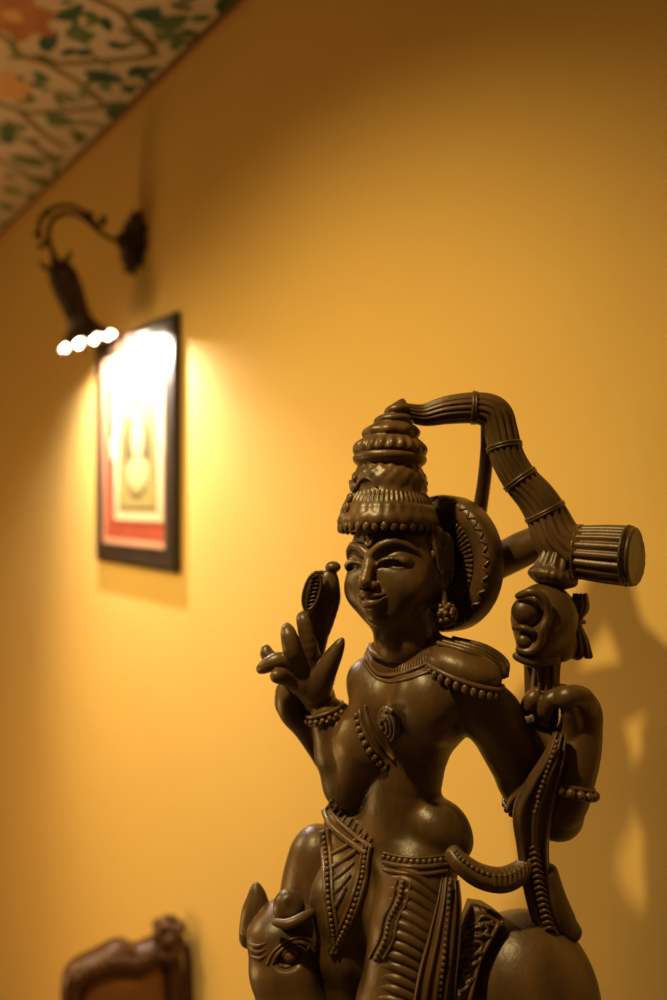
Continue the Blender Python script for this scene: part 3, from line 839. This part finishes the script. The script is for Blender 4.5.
for (t0, q0, rt, rq, tw) in ((.14, .55, .10, .38, 0), (.30, .5, .10, .42, 2), (.48, .5, .10, .42, 4), (.66, .5, .09, .42, 1), (.84, .5, .09, .42, 3)):
    pts = []
    for i in range(15):
        a = tw + i * .55; k_ = 1 - i / 17
        pts.append((cls(t0 + rt * k_ * math.sin(a), q0 + rq * k_ * math.cos(a), 1.5), 1.7))
    tube(cl, pts, 40, 6)
    for i in range(3):
        a = tw + i * 2.1 + .6
        tube(cl, [(cls(t0 + rt * x * math.sin(a), min(1, max(0, q0 + rq * x * math.cos(a))), 2), w_) for x, w_ in ((.5, 1.0), (.9, 2.2), (1.3, .8))], 8, 6)
for q0 in (0.02, .98):
    tube(cl, [(cls(t, q0, 1), 1.8) for t in np.linspace(0.02, 1, 14)], 40, 7)
part('saddle_cloth', cl, parent=mo)
# plinth carried to the floor
pz = -(1246 - 500) - 18
ped = MB()
pc = P(440, 1240, 20); 
pax = [nrm(vec(-.615, .788, 0)), nrm(vec(-.788, -.615, 0)), UP]
def pbox(w, d, z0, z1, b): box(ped, vec(pc[0] - 10, pc[1] + 10, (z0 + z1) / 2), w, d, z1 - z0, pax, 0, b)
zf = -CAMZ / K
pbox(370, 250, pz - 34, pz, 5); pbox(330, 215, zf + 60, pz - 34, 6); pbox(390, 262, zf + 1, zf + 60, 6)
part('plinth', ped, smooth=False)

# ------------------------------------------------------------------ the room
WD = vec(0.615, -0.788, 0.0); WD = nrm(WD)       # along the wall, towards the lens
WN = vec(-WD[1] * -1, 0, 0); WN = vec(-0.788, -0.615, 0.0); WN = nrm(WN)   # out of the wall into the room
W0 = vec(-0.271, 1.5215, 0)
CEIL = CAMZ + 0.872
def WP(t, n, z): return W0 + WD * t + WN * n + vec(0, 0, z)
WAX = [WD, WN, UP]
wall = MB(); box(wall, WP(-0.2, -0.06, CEIL / 2), 7.6, 0.12, CEIL + 0.24, WAX)
o = wall.build('wall_right', WALL, smooth=False); o['kind'] = 'structure'
fl_ = MB(); box(fl_, WP(-0.2, 1.9, -0.05), 7.6, 3.8 , 0.1, WAX)
o = fl_.build('floor', FLOORM, smooth=False); o['kind'] = 'structure'
# painted ceiling
ce = MB(); box(ce, WP(-0.2, 1.9, CEIL + 0.05), 7.6, 3.8, 0.1, WAX)
def CP(u, v):
    """where the ceiling is seen in that direction, in wall coordinates"""
    h = CEIL - CAMZ; y = h * FPX / (500 - v); p = vec((u - 333.5) / FPX * y, y, 0) - W0
    return p @ WD, p @ WN
def cpt(t, n, dz=0.0012): return WP(t, n, CEIL - dz)
LCOUNT = [0]
def leaf(c, ang, ln, wd, mi, bend=0.0, dz=0.0014):
    LCOUNT[0] += 1; dz += LCOUNT[0] * 4e-6
    n = 19; V = []
    for i in range(n):
        s = i / (n - 1); w = wd * math.sin(math.pi * s ** 0.8) ** 0.8
        a = ang + bend * (s - .5)
        x = ln * (s - .5); 
        cx = c[0] + x * math.cos(ang) - bend * ln * (s - .5) ** 2 * math.sin(ang); cy = c[1] + x * math.sin(ang) + bend * ln * (s - .5) ** 2 * math.cos(ang)
        for q in (-1, 1): V.append(cpt(cx - q * w / 2 * math.sin(a), cy + q * w / 2 * math.cos(a), dz))
    ce.add(V, [(2 * i, 2 * i + 1, 2 * i + 3, 2 * i + 2) for i in range(n - 1)], mi)
def vine(pts, w, mi=4, dz=0.0012):
    C = catmull(np.array(pts, float), 8 * len(pts)); V = []
    T = np.gradient(C, axis=0); T /= np.maximum(1e-9, np.linalg.norm(T, axis=1))[:, None]
    for c, t in zip(C, T):
        for q in (-1, 1): V.append(cpt(c[0] - q * w / 2 * t[1], c[1] + q * w / 2 * t[0], dz))
    ce.add(V, [(2 * i, 2 * i + 1, 2 * i + 3, 2 * i + 2) for i in range(len(C) - 1)], mi)
def Q(x, y): return CP(x / 2.47, y / 2.47)
def leafpx(x0, y0, x1, y1, wd, mi, bend=0.2):
    a, b = Q(x0, y0), Q(x1, y1)
    leaf(((a[0] + b[0]) / 2, (a[1] + b[1]) / 2), math.atan2(b[1] - a[1], b[0] - a[0]), math.hypot(b[0] - a[0], b[1] - a[1]), wd, mi, bend)
for pts in ([(-60, 60), (10, 90), (60, 140), (150, 155), (250, 150), (340, 142), (390, 130)], [(190, -20), (260, 8), (305, 35), (330, 70), (385, 115)],
            [(90, 140), (140, 170), (205, 210), (255, 255)], [(-40, 240), (60, 275), (130, 275), (200, 270), (262, 262)], [(50, 275), (110, 330), (165, 365)],
            [(-30, 385), (40, 415), (90, 450)], [(300, 70), (340, 90), (385, 130)], [(-20, 300), (30, 330), (90, 360), (130, 400)]):
    vine([Q(*p) for p in pts], 0.016 if pts[0][1] < 200 else 0.018)
LV = [(135, 50, 215, 15, .035, 2, .5), (105, 125, 135, 75, .04, 2, -.3), (215, 25, 240, 60, .03, 1, .2), (255, 40, 270, 78, .028, 2, .2), (160, 85, 240, 85, .05, 1, 0), (180, 60, 215, 110, .05, 1, 0),
      (150, 135, 190, 120, .025, 2, 0), (190, 135, 230, 120, .028, 2, .2), (262, 105, 320, 118, .03, 2, .2), (330, 45, 400, 20, .045, 1, .2), (340, 25, 420, 60, .05, 2, -.2), (380, 70, 470, 40, .05, 1, .3),
      (470, 48, 525, 40, .026, 1, .1), (385, 100, 430, 75, .03, 1, -.2), (430, 125, 440, 78, .03, 1, 0), (440, 75, 505, 90, .03, 1, -.2), (420, 10, 480, 20, .03, 3, 0), (530, 15, 600, 20, .06, 2, .2), (540, -10, 590, 5, .05, 2, 0),
      (205, 175, 310, 205, .055, 1, .2), (215, 195, 300, 185, .05, 2, 0), (320, 190, 345, 160, .03, 2, 0), (330, 180, 400, 165, .03, 2, .2), (345, 180, 375, 205, .026, 2, 0), (305, 210, 330, 230, .04, 2, 0), (240, 210, 280, 225, .025, 1, 0),
      (85, 175, 120, 205, .035, 1, .3), (70, 210, 110, 200, .022, 2, 0), (35, 195, 60, 188, .022, 1, 0), (45, 225, 85, 245, .035, 1, .3), (55, 255, 85, 240, .025, 1, 0), (255, 265, 345, 262, .06, 1, .2), (260, 285, 330, 272, .05, 2, 0),
      (110, 280, 190, 310, .06, 1, .2), (115, 305, 180, 300, .05, 3, 0), (170, 320, 220, 345, .035, 1, 0), (190, 355, 205, 325, .03, 1, 0), (185, 300, 250, 305, .025, 3, 0), (140, 225, 195, 245, .02, 3, 0), (130, 240, 200, 255, .02, 3, 0),
      (0, 330, 40, 315, .05, 1, .2), (5, 350, 30, 335, .05, 2, .2), (45, 320, 62, 310, .03, 1, 0), (70, 345, 100, 348, .025, 2, 0), (20, 300, 25, 320, .03, 1, 0), (25, 385, 120, 410, .075, 1, .2), (40, 400, 105, 392, .06, 3, 0),
      (115, 375, 140, 395, .03, 1, 0), (130, 395, 160, 385, .03, 3, 0), (70, 440, 145, 455, .07, 1, .2), (5, 460, 55, 480, .06, 3, .2), (0, 500, 30, 520, .06, 1, .2), (10, 430, 40, 440, .04, 3, 0), (60, 480, 100, 485, .05, 1, 0), (0, 545, 20, 560, .05, 3, 0)]
EX = random.Random(11)
for i in range(46):                              # thin sprigs between the larger leaves
    x_, y_ = EX.uniform(-10, 560), EX.uniform(-5, 560)
    if x_ + y_ * 1.06 > 590 or (x_ < 110 and y_ < 110): continue
    a_ = EX.uniform(-.5, .5) + (1.57 if EX.random() < .25 else 0); n_ = EX.uniform(18, 40)
    leafpx(x_ - n_ * math.cos(a_), y_ - n_ * math.sin(a_), x_ + n_ * math.cos(a_), y_ + n_ * math.sin(a_), .014, EX.choice((1, 3, 3)), .3)
for l in LV: leafpx(*l[:4], l[4] * 0.8, l[5], l[6])
c = Q(32, 36)
for i in range(7):
    a = i * .9
    leaf((c[0] + .042 * math.cos(a), c[1] + .042 * math.sin(a)), a, .082, .055, 5, 0, .0013)
leaf(c, 0, .04, .036, 6, 0, .0016)
c = Q(5, 210)
for i in range(6):
    a = i * 1.05
    leaf((c[0] + .035 * math.cos(a), c[1] + .035 * math.sin(a)), a, .07, .05, 6, 0, .0013)
rng = random.Random(3)
used = [(Q(l[0], l[1])) for l in LV]
for i in range(420):                             # the painted sprays carry on over the rest of the ceiling
    t = rng.uniform(-2.8, 1.8); n = rng.uniform(0.05, 2.2)
    tt, nn = t, n
    p = WP(t, n, 0)
    if p[1] > 0.1:
        px = (333.5 + p[0] / p[1] * FPX, 500 - (CEIL - CAMZ) / p[1] * FPX)
        if -15 < px[0] < 260 and -10 < px[1]: continue
    a = rng.uniform(0, 6.28); mi = rng.choice((1, 1, 2, 3))
    leaf((t, n), a, rng.uniform(.06, .12), rng.uniform(.02, .045), mi, rng.uniform(-.3, .3))
o = ce.build('ceiling', [CEILM, LEAF1, LEAF2, LEAF3, VINE, FLOWER, FLOWER2], smooth=False); o['kind'] = 'structure'
tr = MB()
box(tr, WP(-0.2, 0.006, CEIL - 0.006), 7.6, 0.012, 0.012, WAX, 0)
box(tr, WP(-0.2, 0.018, CEIL - 0.001), 7.6, 0.010, 0.002, WAX, 1)
fw = MB(); box(fw, WP(-4.0, 1.9, CEIL / 2), 0.1, 3.8, CEIL + 0.2, WAX)
o = fw.build('wall_far', WALL, smooth=False); o['kind'] = 'structure'
o = tr.build('trim_1', [TRIMM, LINEM], smooth=False); o['kind'] = 'structure'
bb = MB(); box(bb, WP(-0.2, 0.009, 0.025), 7.6, 0.018, 0.05, WAX)
o = bb.build('baseboard_right', CHAIRW, smooth=False); o['kind'] = 'structure'

# ------------------------------------------------------------------ framed picture
PT0, PT1, PZ0, PZ1 = -0.478, -0.056, CAMZ - 0.146, CAMZ + 0.377
PCT = (PT0 + PT1) / 2; PW = PT1 - PT0; PH = PZ1 - PZ0
pr = WP(PCT, 0.0, PZ0)
pic = thing('framed_picture', 'upright dark framed picture with red mat hanging under the wall lamp', 'picture', tuple(pr))
def pbuild(name, mb, mat, parent=None, smooth=False):
    return mb.build(name, mat, parent or pic, tuple(pr), smooth)
fr = MB()
sec = [(0.0, 0.002), (0.0, 0.012), (0.006, 0.0165), (0.018, 0.0168), (0.024, 0.0155), (0.034, 0.0165), (0.042, 0.0160), (0.046, 0.0150), (0.046, 0.004)]   # inset, height off the wall
corner = [(-1, -1), (1, -1), (1, 1), (-1, 1)]
V = []
for cx, cz in corner:
    for i_, h_ in sec:
        V.append(WP(PCT + cx * (PW / 2 - i_), h_, PZ0 + PH / 2 + cz * (PH / 2 - i_)))
ns = len(sec)
fr.add(V, [(a * ns + i, ((a + 1) % 4) * ns + i, ((a + 1) % 4) * ns + i + 1, a * ns + i + 1) for a in range(4) for i in range(ns - 1)])
pbuild('frame', fr, FRAMEM)
def panel(name, t0, t1, z0, z1, n0, n1, mat, parent=None):
    mb = MB(); box(mb, WP((t0 + t1) / 2, (n0 + n1) / 2, (z0 + z1) / 2), t1 - t0, n1 - n0, z1 - z0, WAX)
    return pbuild(name, mb, mat, parent)
ins = 0.044
rm = panel('red_mat', PT0 + ins, PT1 - ins, PZ0 + ins, PZ1 - ins, 0.006, 0.010, REDMAT)
sl = MB()
V = []
for cx, cz in corner:
    for i_, h_ in ((0.044, 0.0150), (0.058, 0.0105), (0.044, 0.0100)):
        V.append(WP(PCT + cx * (PW / 2 - i_), h_, PZ0 + PH / 2 + cz * (PH / 2 - i_)))
sl.add(V, [(a * 3 + i, ((a + 1) % 4) * 3 + i, ((a + 1) % 4) * 3 + (i + 1) % 3, a * 3 + (i + 1) % 3) for a in range(4) for i in range(3)])
pbuild('slip', sl, SLIP)
# cream mat with small tabs at the middle of its sides
cmm = MB()
ct0, ct1, cz0, cz1 = PT0 + 0.112, PT1 - 0.056, PZ0 + 0.100, PZ1 - 0.070
cmt = (ct0 + ct1) / 2; cmz = (cz0 + cz1) / 2
box(cmm, WP(cmt, 0.0115, cmz), ct1 - ct0, 0.003, cz1 - cz0, WAX)
box(cmm, WP(ct0 - 0.012, 0.0115, cmz - .01), 0.016, 0.0026, 0.05, WAX); box(cmm, WP(ct1 + 0.008, 0.0115, cmz - .01), 0.010, 0.0026, 0.05, WAX)
cm = pbuild('cream_mat', cmm, CREAM)
pt0, pt1, pz0, pz1 = PT0 + 0.140, PT1 - 0.084, PZ0 + 0.122, PZ1 - 0.150
panel('print', pt0, pt1, pz0, pz1, 0.013, 0.0138, PRINT, cm)
ink = MB()
pm = (pt0 + pt1) / 2; pzm = (pz0 + pz1) / 2
def disc(mb, t, z, a, b, n0, mi, seg=28, a0=0.0, ring=0.0):
    if ring:
        V = []
        for i in range(seg):
            th = 2 * math.pi * i / seg
            for k_ in (1.0, 1.0 - ring): V.append(WP(t + a * k_ * math.cos(th), n0, z + b * k_ * math.sin(th)))
        mb.add(V, [(2 * i, 2 * ((i + 1) % seg), 2 * ((i + 1) % seg) + 1, 2 * i + 1) for i in range(seg)], mi)
    else:
        mb.add([WP(t + a * math.cos(2 * math.pi * i / seg), n0, z + b * math.sin(2 * math.pi * i / seg)) for i in range(seg)], [tuple(range(seg))], mi)
disc(ink, pm, pzm + .008, .082, .108, 0.0141, 0, ring=.10)
disc(ink, pm - .038, pzm + .02, .030, .060, 0.0142, 0)          # shaded hair side
disc(ink, pm + .042, pzm + .015, .024, .055, 0.0142, 0)
disc(ink, pm + .004, pzm + .03, .030, .042, 0.0143, 1)         # head
disc(ink, pm + .004, pzm - .042, .060, .036, 0.0143, 1)        # shoulders
disc(ink, pm + .004, pzm - .005, .014, .03, 0.0144, 1)
for z_ in (pz0 + .006, pz1 - .004):
    box(ink, WP(pm, 0.0139, z_), pt1 - pt0 - .004, 0.0006, 0.006, WAX, 0)
for t_ in (pt0 + .004, pt1 - .004):
    box(ink, WP(t_, 0.0139, pzm), 0.003, 0.0006, pz1 - pz0 - .01, WAX, 0)
pbuild('portrait_drawing', ink, [INK, INKL], cm)
# glazing
gm = bpy.data.materials.new('picture_glass'); gm.use_nodes = True; nt = gm.node_tree
for n_ in list(nt.nodes): nt.nodes.remove(n_)
ou = nt.nodes.new('ShaderNodeOutputMaterial'); mx = nt.nodes.new('ShaderNodeMixShader'); tp = nt.nodes.new('ShaderNodeBsdfTransparent'); gl = nt.nodes.new('ShaderNodeBsdfGlossy')
lw = nt.nodes.new('ShaderNodeLayerWeight'); fz = nt.nodes.new('ShaderNodeMath'); fz.operation = 'POWER'; fz.inputs[1].default_value = 5.0; nt.links.new(lw.outputs['Facing'], fz.inputs[0]); gl.inputs['Roughness'].default_value = 0.06
nt.links.new(fz.outputs[0], mx.inputs[0]); nt.links.new(tp.outputs[0], mx.inputs[1]); nt.links.new(gl.outputs[0], mx.inputs[2]); nt.links.new(mx.outputs[0], ou.inputs[0])
panel('glass', PT0 + .046, PT1 - .046, PZ0 + .046, PZ1 - .046, 0.0146, 0.0152, gm)

# ------------------------------------------------------------------ picture lamp on the wall
LT = -0.278
def LP(n, z, t=0.0): return WP(LT + t, n, CAMZ + z)
lr = WP(LT, 0.0, CAMZ + 0.575)
lamp = thing('wall_lamp', 'dark bronze wall lamp with a curved scrolled arm and tulip shade above the framed picture', 'lamp', tuple(lr))
def lbuild(name, mb, mat=BRONZE, parent=None):
    return mb.build(name, mat, parent or lamp, tuple(lr), True)
pl_ = MB()
lathe(pl_, LP(0, 0.572), WN, UP, [(0.0005, .060), (.004, .066), (.008, .064), (.012, .054), (.018, .040), (.026, .026), (.034, .018), (.042, .011), (.046, .003)], 96, lambda h, a, r: r * (1 + .10 * math.cos(10 * a) * min(1, r / .05) + .03 * math.cos(20 * a)))
lbuild('backplate', pl_)
def img_lp(u, v, t=0.0):
    """lamp point: in the vertical plane square to the wall through the lamp"""
    A = WP(LT + t, 0, 0); s = (u - 333.5) / FPX
    n = (A[0] - s * A[1]) / (s * WN[1] - WN[0]); y = A[1] + WN[1] * n
    return WP(LT + t, n, CAMZ + (500 - v) / FPX * y)
ar = MB()
tube(ar, [(img_lp(u, v), r) for u, v, r in ((131, 241, .006), (124, 241, .005), (112, 239, .005), (99, 231, .005), (85, 219, .005), (70, 213, .005), (56, 217, .005), (49, 228, .005), (49, 242, .005), (54, 254, .0055), (59, 264, .0065))], 70, 12)
lbuild('arm', ar)
sr = MB()
tube(sr, [(img_lp(u, v), r) for u, v, r in ((93, 220, .004), (84, 212, .0045), (72, 206, .0045), (60, 206, .0045), (48, 211, .0045), (41, 219, .0045), (39, 228, .004), (38, 235, .0045), (41, 240, .0035))], 50, 10)
tube(sr, [(img_lp(u, v), r) for u, v, r in ((86, 217, .005), (94, 223, .005), (101, 225, .0045), (105, 221, .0045), (103, 217, .004))], 26, 10)
tube(sr, [(img_lp(u, v), r) for u, v, r in ((47, 240, .004), (42, 247, .0045), (38, 246, .004))], 14, 8)
ball(sr, img_lp(89, 215), .009, 7); ball(sr, img_lp(38, 234), .008, 7); ball(sr, img_lp(103, 219), .008, 7); ball(sr, img_lp(47, 213), .008, 7)
lbuild('scroll', sr)
for dt, (u1, v1) in ((0.01, (70, 256)), (-0.01, (42, 266)), (0.03, (52, 262)), (-0.03, (64, 262))):
    lf_ = MB()
    tube(lf_, [(img_lp(58, 265, dt * .3), .006), (img_lp((58 + u1) / 2, (267 + v1) / 2 + 2, dt), .006), (img_lp(u1, v1, dt), .004), (img_lp(u1 + (1 if u1 > 58 else -1), v1 - 5, dt), .002)], 14, 8)
    lbuild('leaf_curl', lf_)
sA = img_lp(58, 262); sB = img_lp(88, 342)
sax = nrm(sB - sA); sl_ = np.linalg.norm(sB - sA)
shp = smooth_prof([(0.0, .009), (0.01, .022), (.03, .030), (.06, .031), (.10, .027), (.13, .027), (.152, .036), (.172, .054), (.183, .064)], 40)
scl = sl_ / 0.183
shp = [(h * scl, r) for h, r in shp]
def shmod(h, a, r):
    t = max(0, (h / sl_ - .7) / .3); return r * (1 + .10 * t * math.cos(10 * a))
sh = MB()
e1s = nrm(WN - sax * (WN @ sax)); e2s = np.cross(sax, e1s)
seg = 96; rows = []
def srow(h, r, scallop=True):
    out = []
    for j in range(seg):
        a = 2 * math.pi * j / seg
        hh = h - (.009 * max(0, (h / sl_ - .86) / .14) * (0.5 - 0.5 * math.cos(10 * a))) 
        out.append(sA + sax * hh + (e1s * math.cos(a) + e2s * math.sin(a)) * shmod(h, a, r))
    return out
for h, r in shp: rows.append(srow(h, r))
for h, r in shp[::-1]: rows.append(srow(h, max(.004, r - .0025)))
f = []
for i in range(len(rows) - 1):
    for j in range(seg):
        f.append((i * seg + j, i * seg + (j + 1) % seg, (i + 1) * seg + (j + 1) % seg, (i + 1) * seg + j))
f.append(tuple(range(seg - 1, -1, -1)))
sh.add(np.concatenate(rows), f); lbuild('shade', sh)
for i in range(10):                               # lit glass petals that show below the metal shade
    a = 2 * math.pi * (i + 0.5) / 10
    e = e1s * math.cos(a) + e2s * math.sin(a); g = np.cross(sax, e)
    gp = MB(); ball(gp, sA + sax * (sl_ - .004) + e * .0555, (.0062, .0032, .0090), 8, [g, nrm(e - sax * .4), nrm(sax + e * .4)])
    lbuild('glass_petal', gp, GLOW)
bu = MB()
tube(bu, [(sA + sax * .05, .012), (sA + sax * .085, .013), (sA + sax * .105, .018), (sA + sax * .108, .017), (sA + sax * .115, .010)], 20, 14)
lbuild('bulb', bu, GLOW)

# ------------------------------------------------------------------ carved chair against the wall
cc = vec(-0.398, 1.50, -0.024); ca_ = rad(24)
CX = vec(math.cos(ca_), math.sin(ca_), 0) * 0.84; CY = vec(-math.sin(ca_), math.cos(ca_), 0)   # across the back, and the way the chair faces
CAX = [CX, CY, UP]
chair = thing('carved_chair', 'small carved mahogany chair with leather back panel, standing low below the framed picture', 'chair', tuple(cc))
def cb(x, y, z): return cc + CX * x + CY * y + UP * z
def cbuild(name, mb, mat=CHAIRW, parent=None, smooth=True): return mb.build(name, mat, parent or chair, tuple(cc), smooth)
TOP = 0.925
fm_ = MB()
outer = [(-.128, .50), (-.132, .62), (-.138, .76), (-.142, .84), (-.136, .885), (-.112, .908), (-.070, .918), (-.030, .928), (-.005, .925), (.020, .912), (.060, .918), (.095, .925), (.118, .905), (.124, .86), (.128, .76), (.124, .62), (.120, .50)]
inner = [(-.098, .53), (-.100, .62), (-.103, .76), (-.104, .83), (-.100, .865), (-.084, .877), (-.060, .880), (-.030, .876), (0, .868), (.022, .866), (.050, .874), (.072, .876), (.088, .862), (.092, .83), (.094, .76), (.092, .62), (.090, .53)]
O_ = catmull(np.array(outer), 90); I_ = catmull(np.array(inner), 90)
def strip(mb, O, I, y0, y1, bulge=.008):
    V = []; n = len(O)
    for o_, i_ in zip(O, I):
        m_ = (o_ + i_) / 2
        for (p, y) in ((o_, y1), (o_, y0), (m_, y0 - bulge), (i_, y0), (i_, y1)): V.append(cb(p[0], y, p[1]))
    mb.add(V, [(k_ * 5 + j, k_ * 5 + (j + 1) % 5, (k_ + 1) * 5 + (j + 1) % 5, (k_ + 1) * 5 + j) for k_ in range(n - 1) for j in range(5)] + [(0, 1, 2, 3, 4), tuple((n - 1) * 5 + j for j in (4, 3, 2, 1, 0))])
strip(fm_, O_, I_, -.018, .018)
box(fm_, cb(-.004, 0, .515), .24, .034, .05, CAX, 0, .006)
for i in range(26, 60, 3):                       # leaf carving along the top rail
    p = (O_[i] + I_[i]) / 2
    ball(fm_, cb(p[0], -.026, p[1]), (.010, .007, .013), 6, [nrm(CX + UP * .5), CY, nrm(UP - CX * .5)])
bf = cbuild('back_frame', fm_)
crm = MB()
for x, z, r, y in ((.066, .934, .014, -.02), (.082, .946, .015, -.02), (.100, .938, .016, -.022), (.088, .924, .018, -.028), (.112, .922, .013, -.018), (.074, .916, .014, -.028), (.104, .908, .014, -.03), (.092, .952, .010, 0), (.070, .944, .011, .006), (.108, .946, .010, .004)):
    ball(crm, cb(x, y, z), (r, r * .8, r * .8), 8, [nrm(CX + UP * (.6 if x < .09 else -.6)), CY, nrm(UP - CX * (.6 if x < .09 else -.6))])
for s in (-1, 1):
    tube(crm, [(cb(.090 + s * .012, -.034, .925), .006), (cb(.090 + s * .026, -.036, .940), .007), (cb(.090 + s * .030, -.030, .952), .006), (cb(.090 + s * .020, -.026, .956), .004)], 14, 8)
tube(crm, [(cb(.065, -.030, .905), .007), (cb(.085, -.036, .898), .009), (cb(.112, -.032, .900), .008), (cb(.126, -.02, .914), .005)], 16, 8)
cbuild('crest', crm, parent=bf)
pn = MB()
ctr = I_.mean(0); V = []
rings_ = ((1.02, 0.004), (.9, -.008), (.6, -.014), (.25, -.016))
for k_, y in rings_:
    for p in I_: V.append(cb(*(lambda q: (q[0], y, q[1]))(ctr + (p - ctr) * k_)))
nI = len(I_); ff = []
for a in range(3):
    for j in range(nI):
        ff.append((a * nI + j, a * nI + (j + 1) % nI, (a + 1) * nI + (j + 1) % nI, (a + 1) * nI + j))
ff.append(tuple(3 * nI + j for j in range(nI)))
for p in I_: V.append(cb(*(lambda q: (q[0], .012, q[1]))(ctr + (p - ctr) * 1.02)))
ff.append(tuple(4 * nI + j for j in range(nI - 1, -1, -1)))
ff += [(4 * nI + j, 4 * nI + (j + 1) % nI, (j + 1) % nI, j) for j in range(nI)]
pn.add(V, ff); cbuild('back_panel', pn, LEATHER)
for s in (-1, 1):                                # round back posts, rear legs
    lg = MB()
    x = .128 if s > 0 else -.120
    if s > 0:
        tube(lg, [(cb(.146, -.004, .892), .014), (cb(.152, -.008, .86), .020), (cb(.158, -.008, .80), .022), (cb(.161, -.008, .785), .024), (cb(.163, -.008, .77), .020), (cb(.176, 0, .62), .021), (cb(.170, .01, .47), .022), (cb(.146, 0, .25), .018), (cb(.152, -.03, .036), .014)], 50, 14)
    else:
        tube(lg, [(cb(-.120, .0, .52), .020), (cb(-.122, .01, .45), .022), (cb(-.124, 0, .25), .018), (cb(-.130, -.03, .036), .014)], 30, 14)
    cbuild('leg', lg)
seat = MB()
box(seat, cb(.01, .20, .425), .33, .40, .05, CAX, 0, .008); cbuild('seat_frame', seat)
cu = MB(); ball(cu, cb(.01, .20, .452), (.155, .185, .035), 12, CAX); cbuild('seat_cushion', cu, LEATHER)
for x in (-.13, .15):
    lg = MB(); tube(lg, [(cb(x, .36, .42), .024), (cb(x * 1.05, .385, .33), .026), (cb(x, .37, .16), .016), (cb(x * 1.05, .39, .04), .014), (cb(x * 1.08, .405, .037), .019)], 30, 14)
    cbuild('leg', lg)

# ------------------------------------------------------------------ light
def light(kind, name, loc, energy, color, **kw):
    l = bpy.data.lights.new(name, kind); l.energy = energy; l.color = color
    for a, b in kw.items(): setattr(l, a, b)
    o = bpy.data.objects.new(name, l); COL.objects.link(o); o.location = loc
    return o
WARM = (1.0, 0.72, 0.28)
bulb = sA + sax * (sl_ - .030)
light('POINT', 'picture_lamp_light', tuple(bulb), 31, (1.0, 0.88, 0.74), shadow_soft_size=0.012)
sp = vec(.09, .72, CAMZ - .08)
lp = sp + WN * 0.66 - WD * 0.08 + UP * 0.92
def spot(name, loc, aim, energy, color, size, blend, soft):
    o = light('SPOT', name, tuple(loc), energy, color, shadow_soft_size=soft, spot_size=rad(size), spot_blend=blend)
    o.rotation_euler = Vector(tuple(aim - loc)).to_track_quat('-Z', 'Y').to_euler()
    return o
spot('ceiling_spot_light', lp, WP(.16, .1, CAMZ - 1.40), 46, WARM, 112, 1.0, 0.035)
spot('side_fill_spot', WP(-.80, 1.2, CAMZ + .45), WP(.10, 0, CAMZ - .62), 52, WARM, 78, 1.0, 0.06)  # unseen spot added at the side to brighten the lower wall
light('POINT', 'low_fill_light', tuple(WP(-.80, 1.5, 0.80)), 27, (1.0, 0.60, 0.20), shadow_soft_size=0.3)  # unseen fill point added low down to lift the ceiling and upper wall
w = bpy.data.worlds.new('World'); SC.world = w; w.use_nodes = True
w.node_tree.nodes['Background'].inputs[0].default_value = (1.0, 0.62, 0.28, 1); w.node_tree.nodes['Background'].inputs[1].default_value = 0.03

# ------------------------------------------------------------------ camera
cd = bpy.data.cameras.new('Camera'); cam = bpy.data.objects.new('Camera', cd); COL.objects.link(cam)
cam.location = (0, 0, CAMZ); cam.rotation_euler = (rad(90), 0, 0)
cd.sensor_fit = 'VERTICAL'; cd.sensor_height = 36; cd.lens = FPX / 1000 * 36
cd.clip_start = 0.02
cd.dof.use_dof = True; cd.dof.focus_distance = 0.69; cd.dof.aperture_fstop = 2.0
SC.camera = cam
SC.view_settings.view_transform = 'Standard'; SC.view_settings.look = 'None'; SC.view_settings.gamma = 1; SC.view_settings.use_curve_mapping = False
SC.view_settings.exposure = 0.55
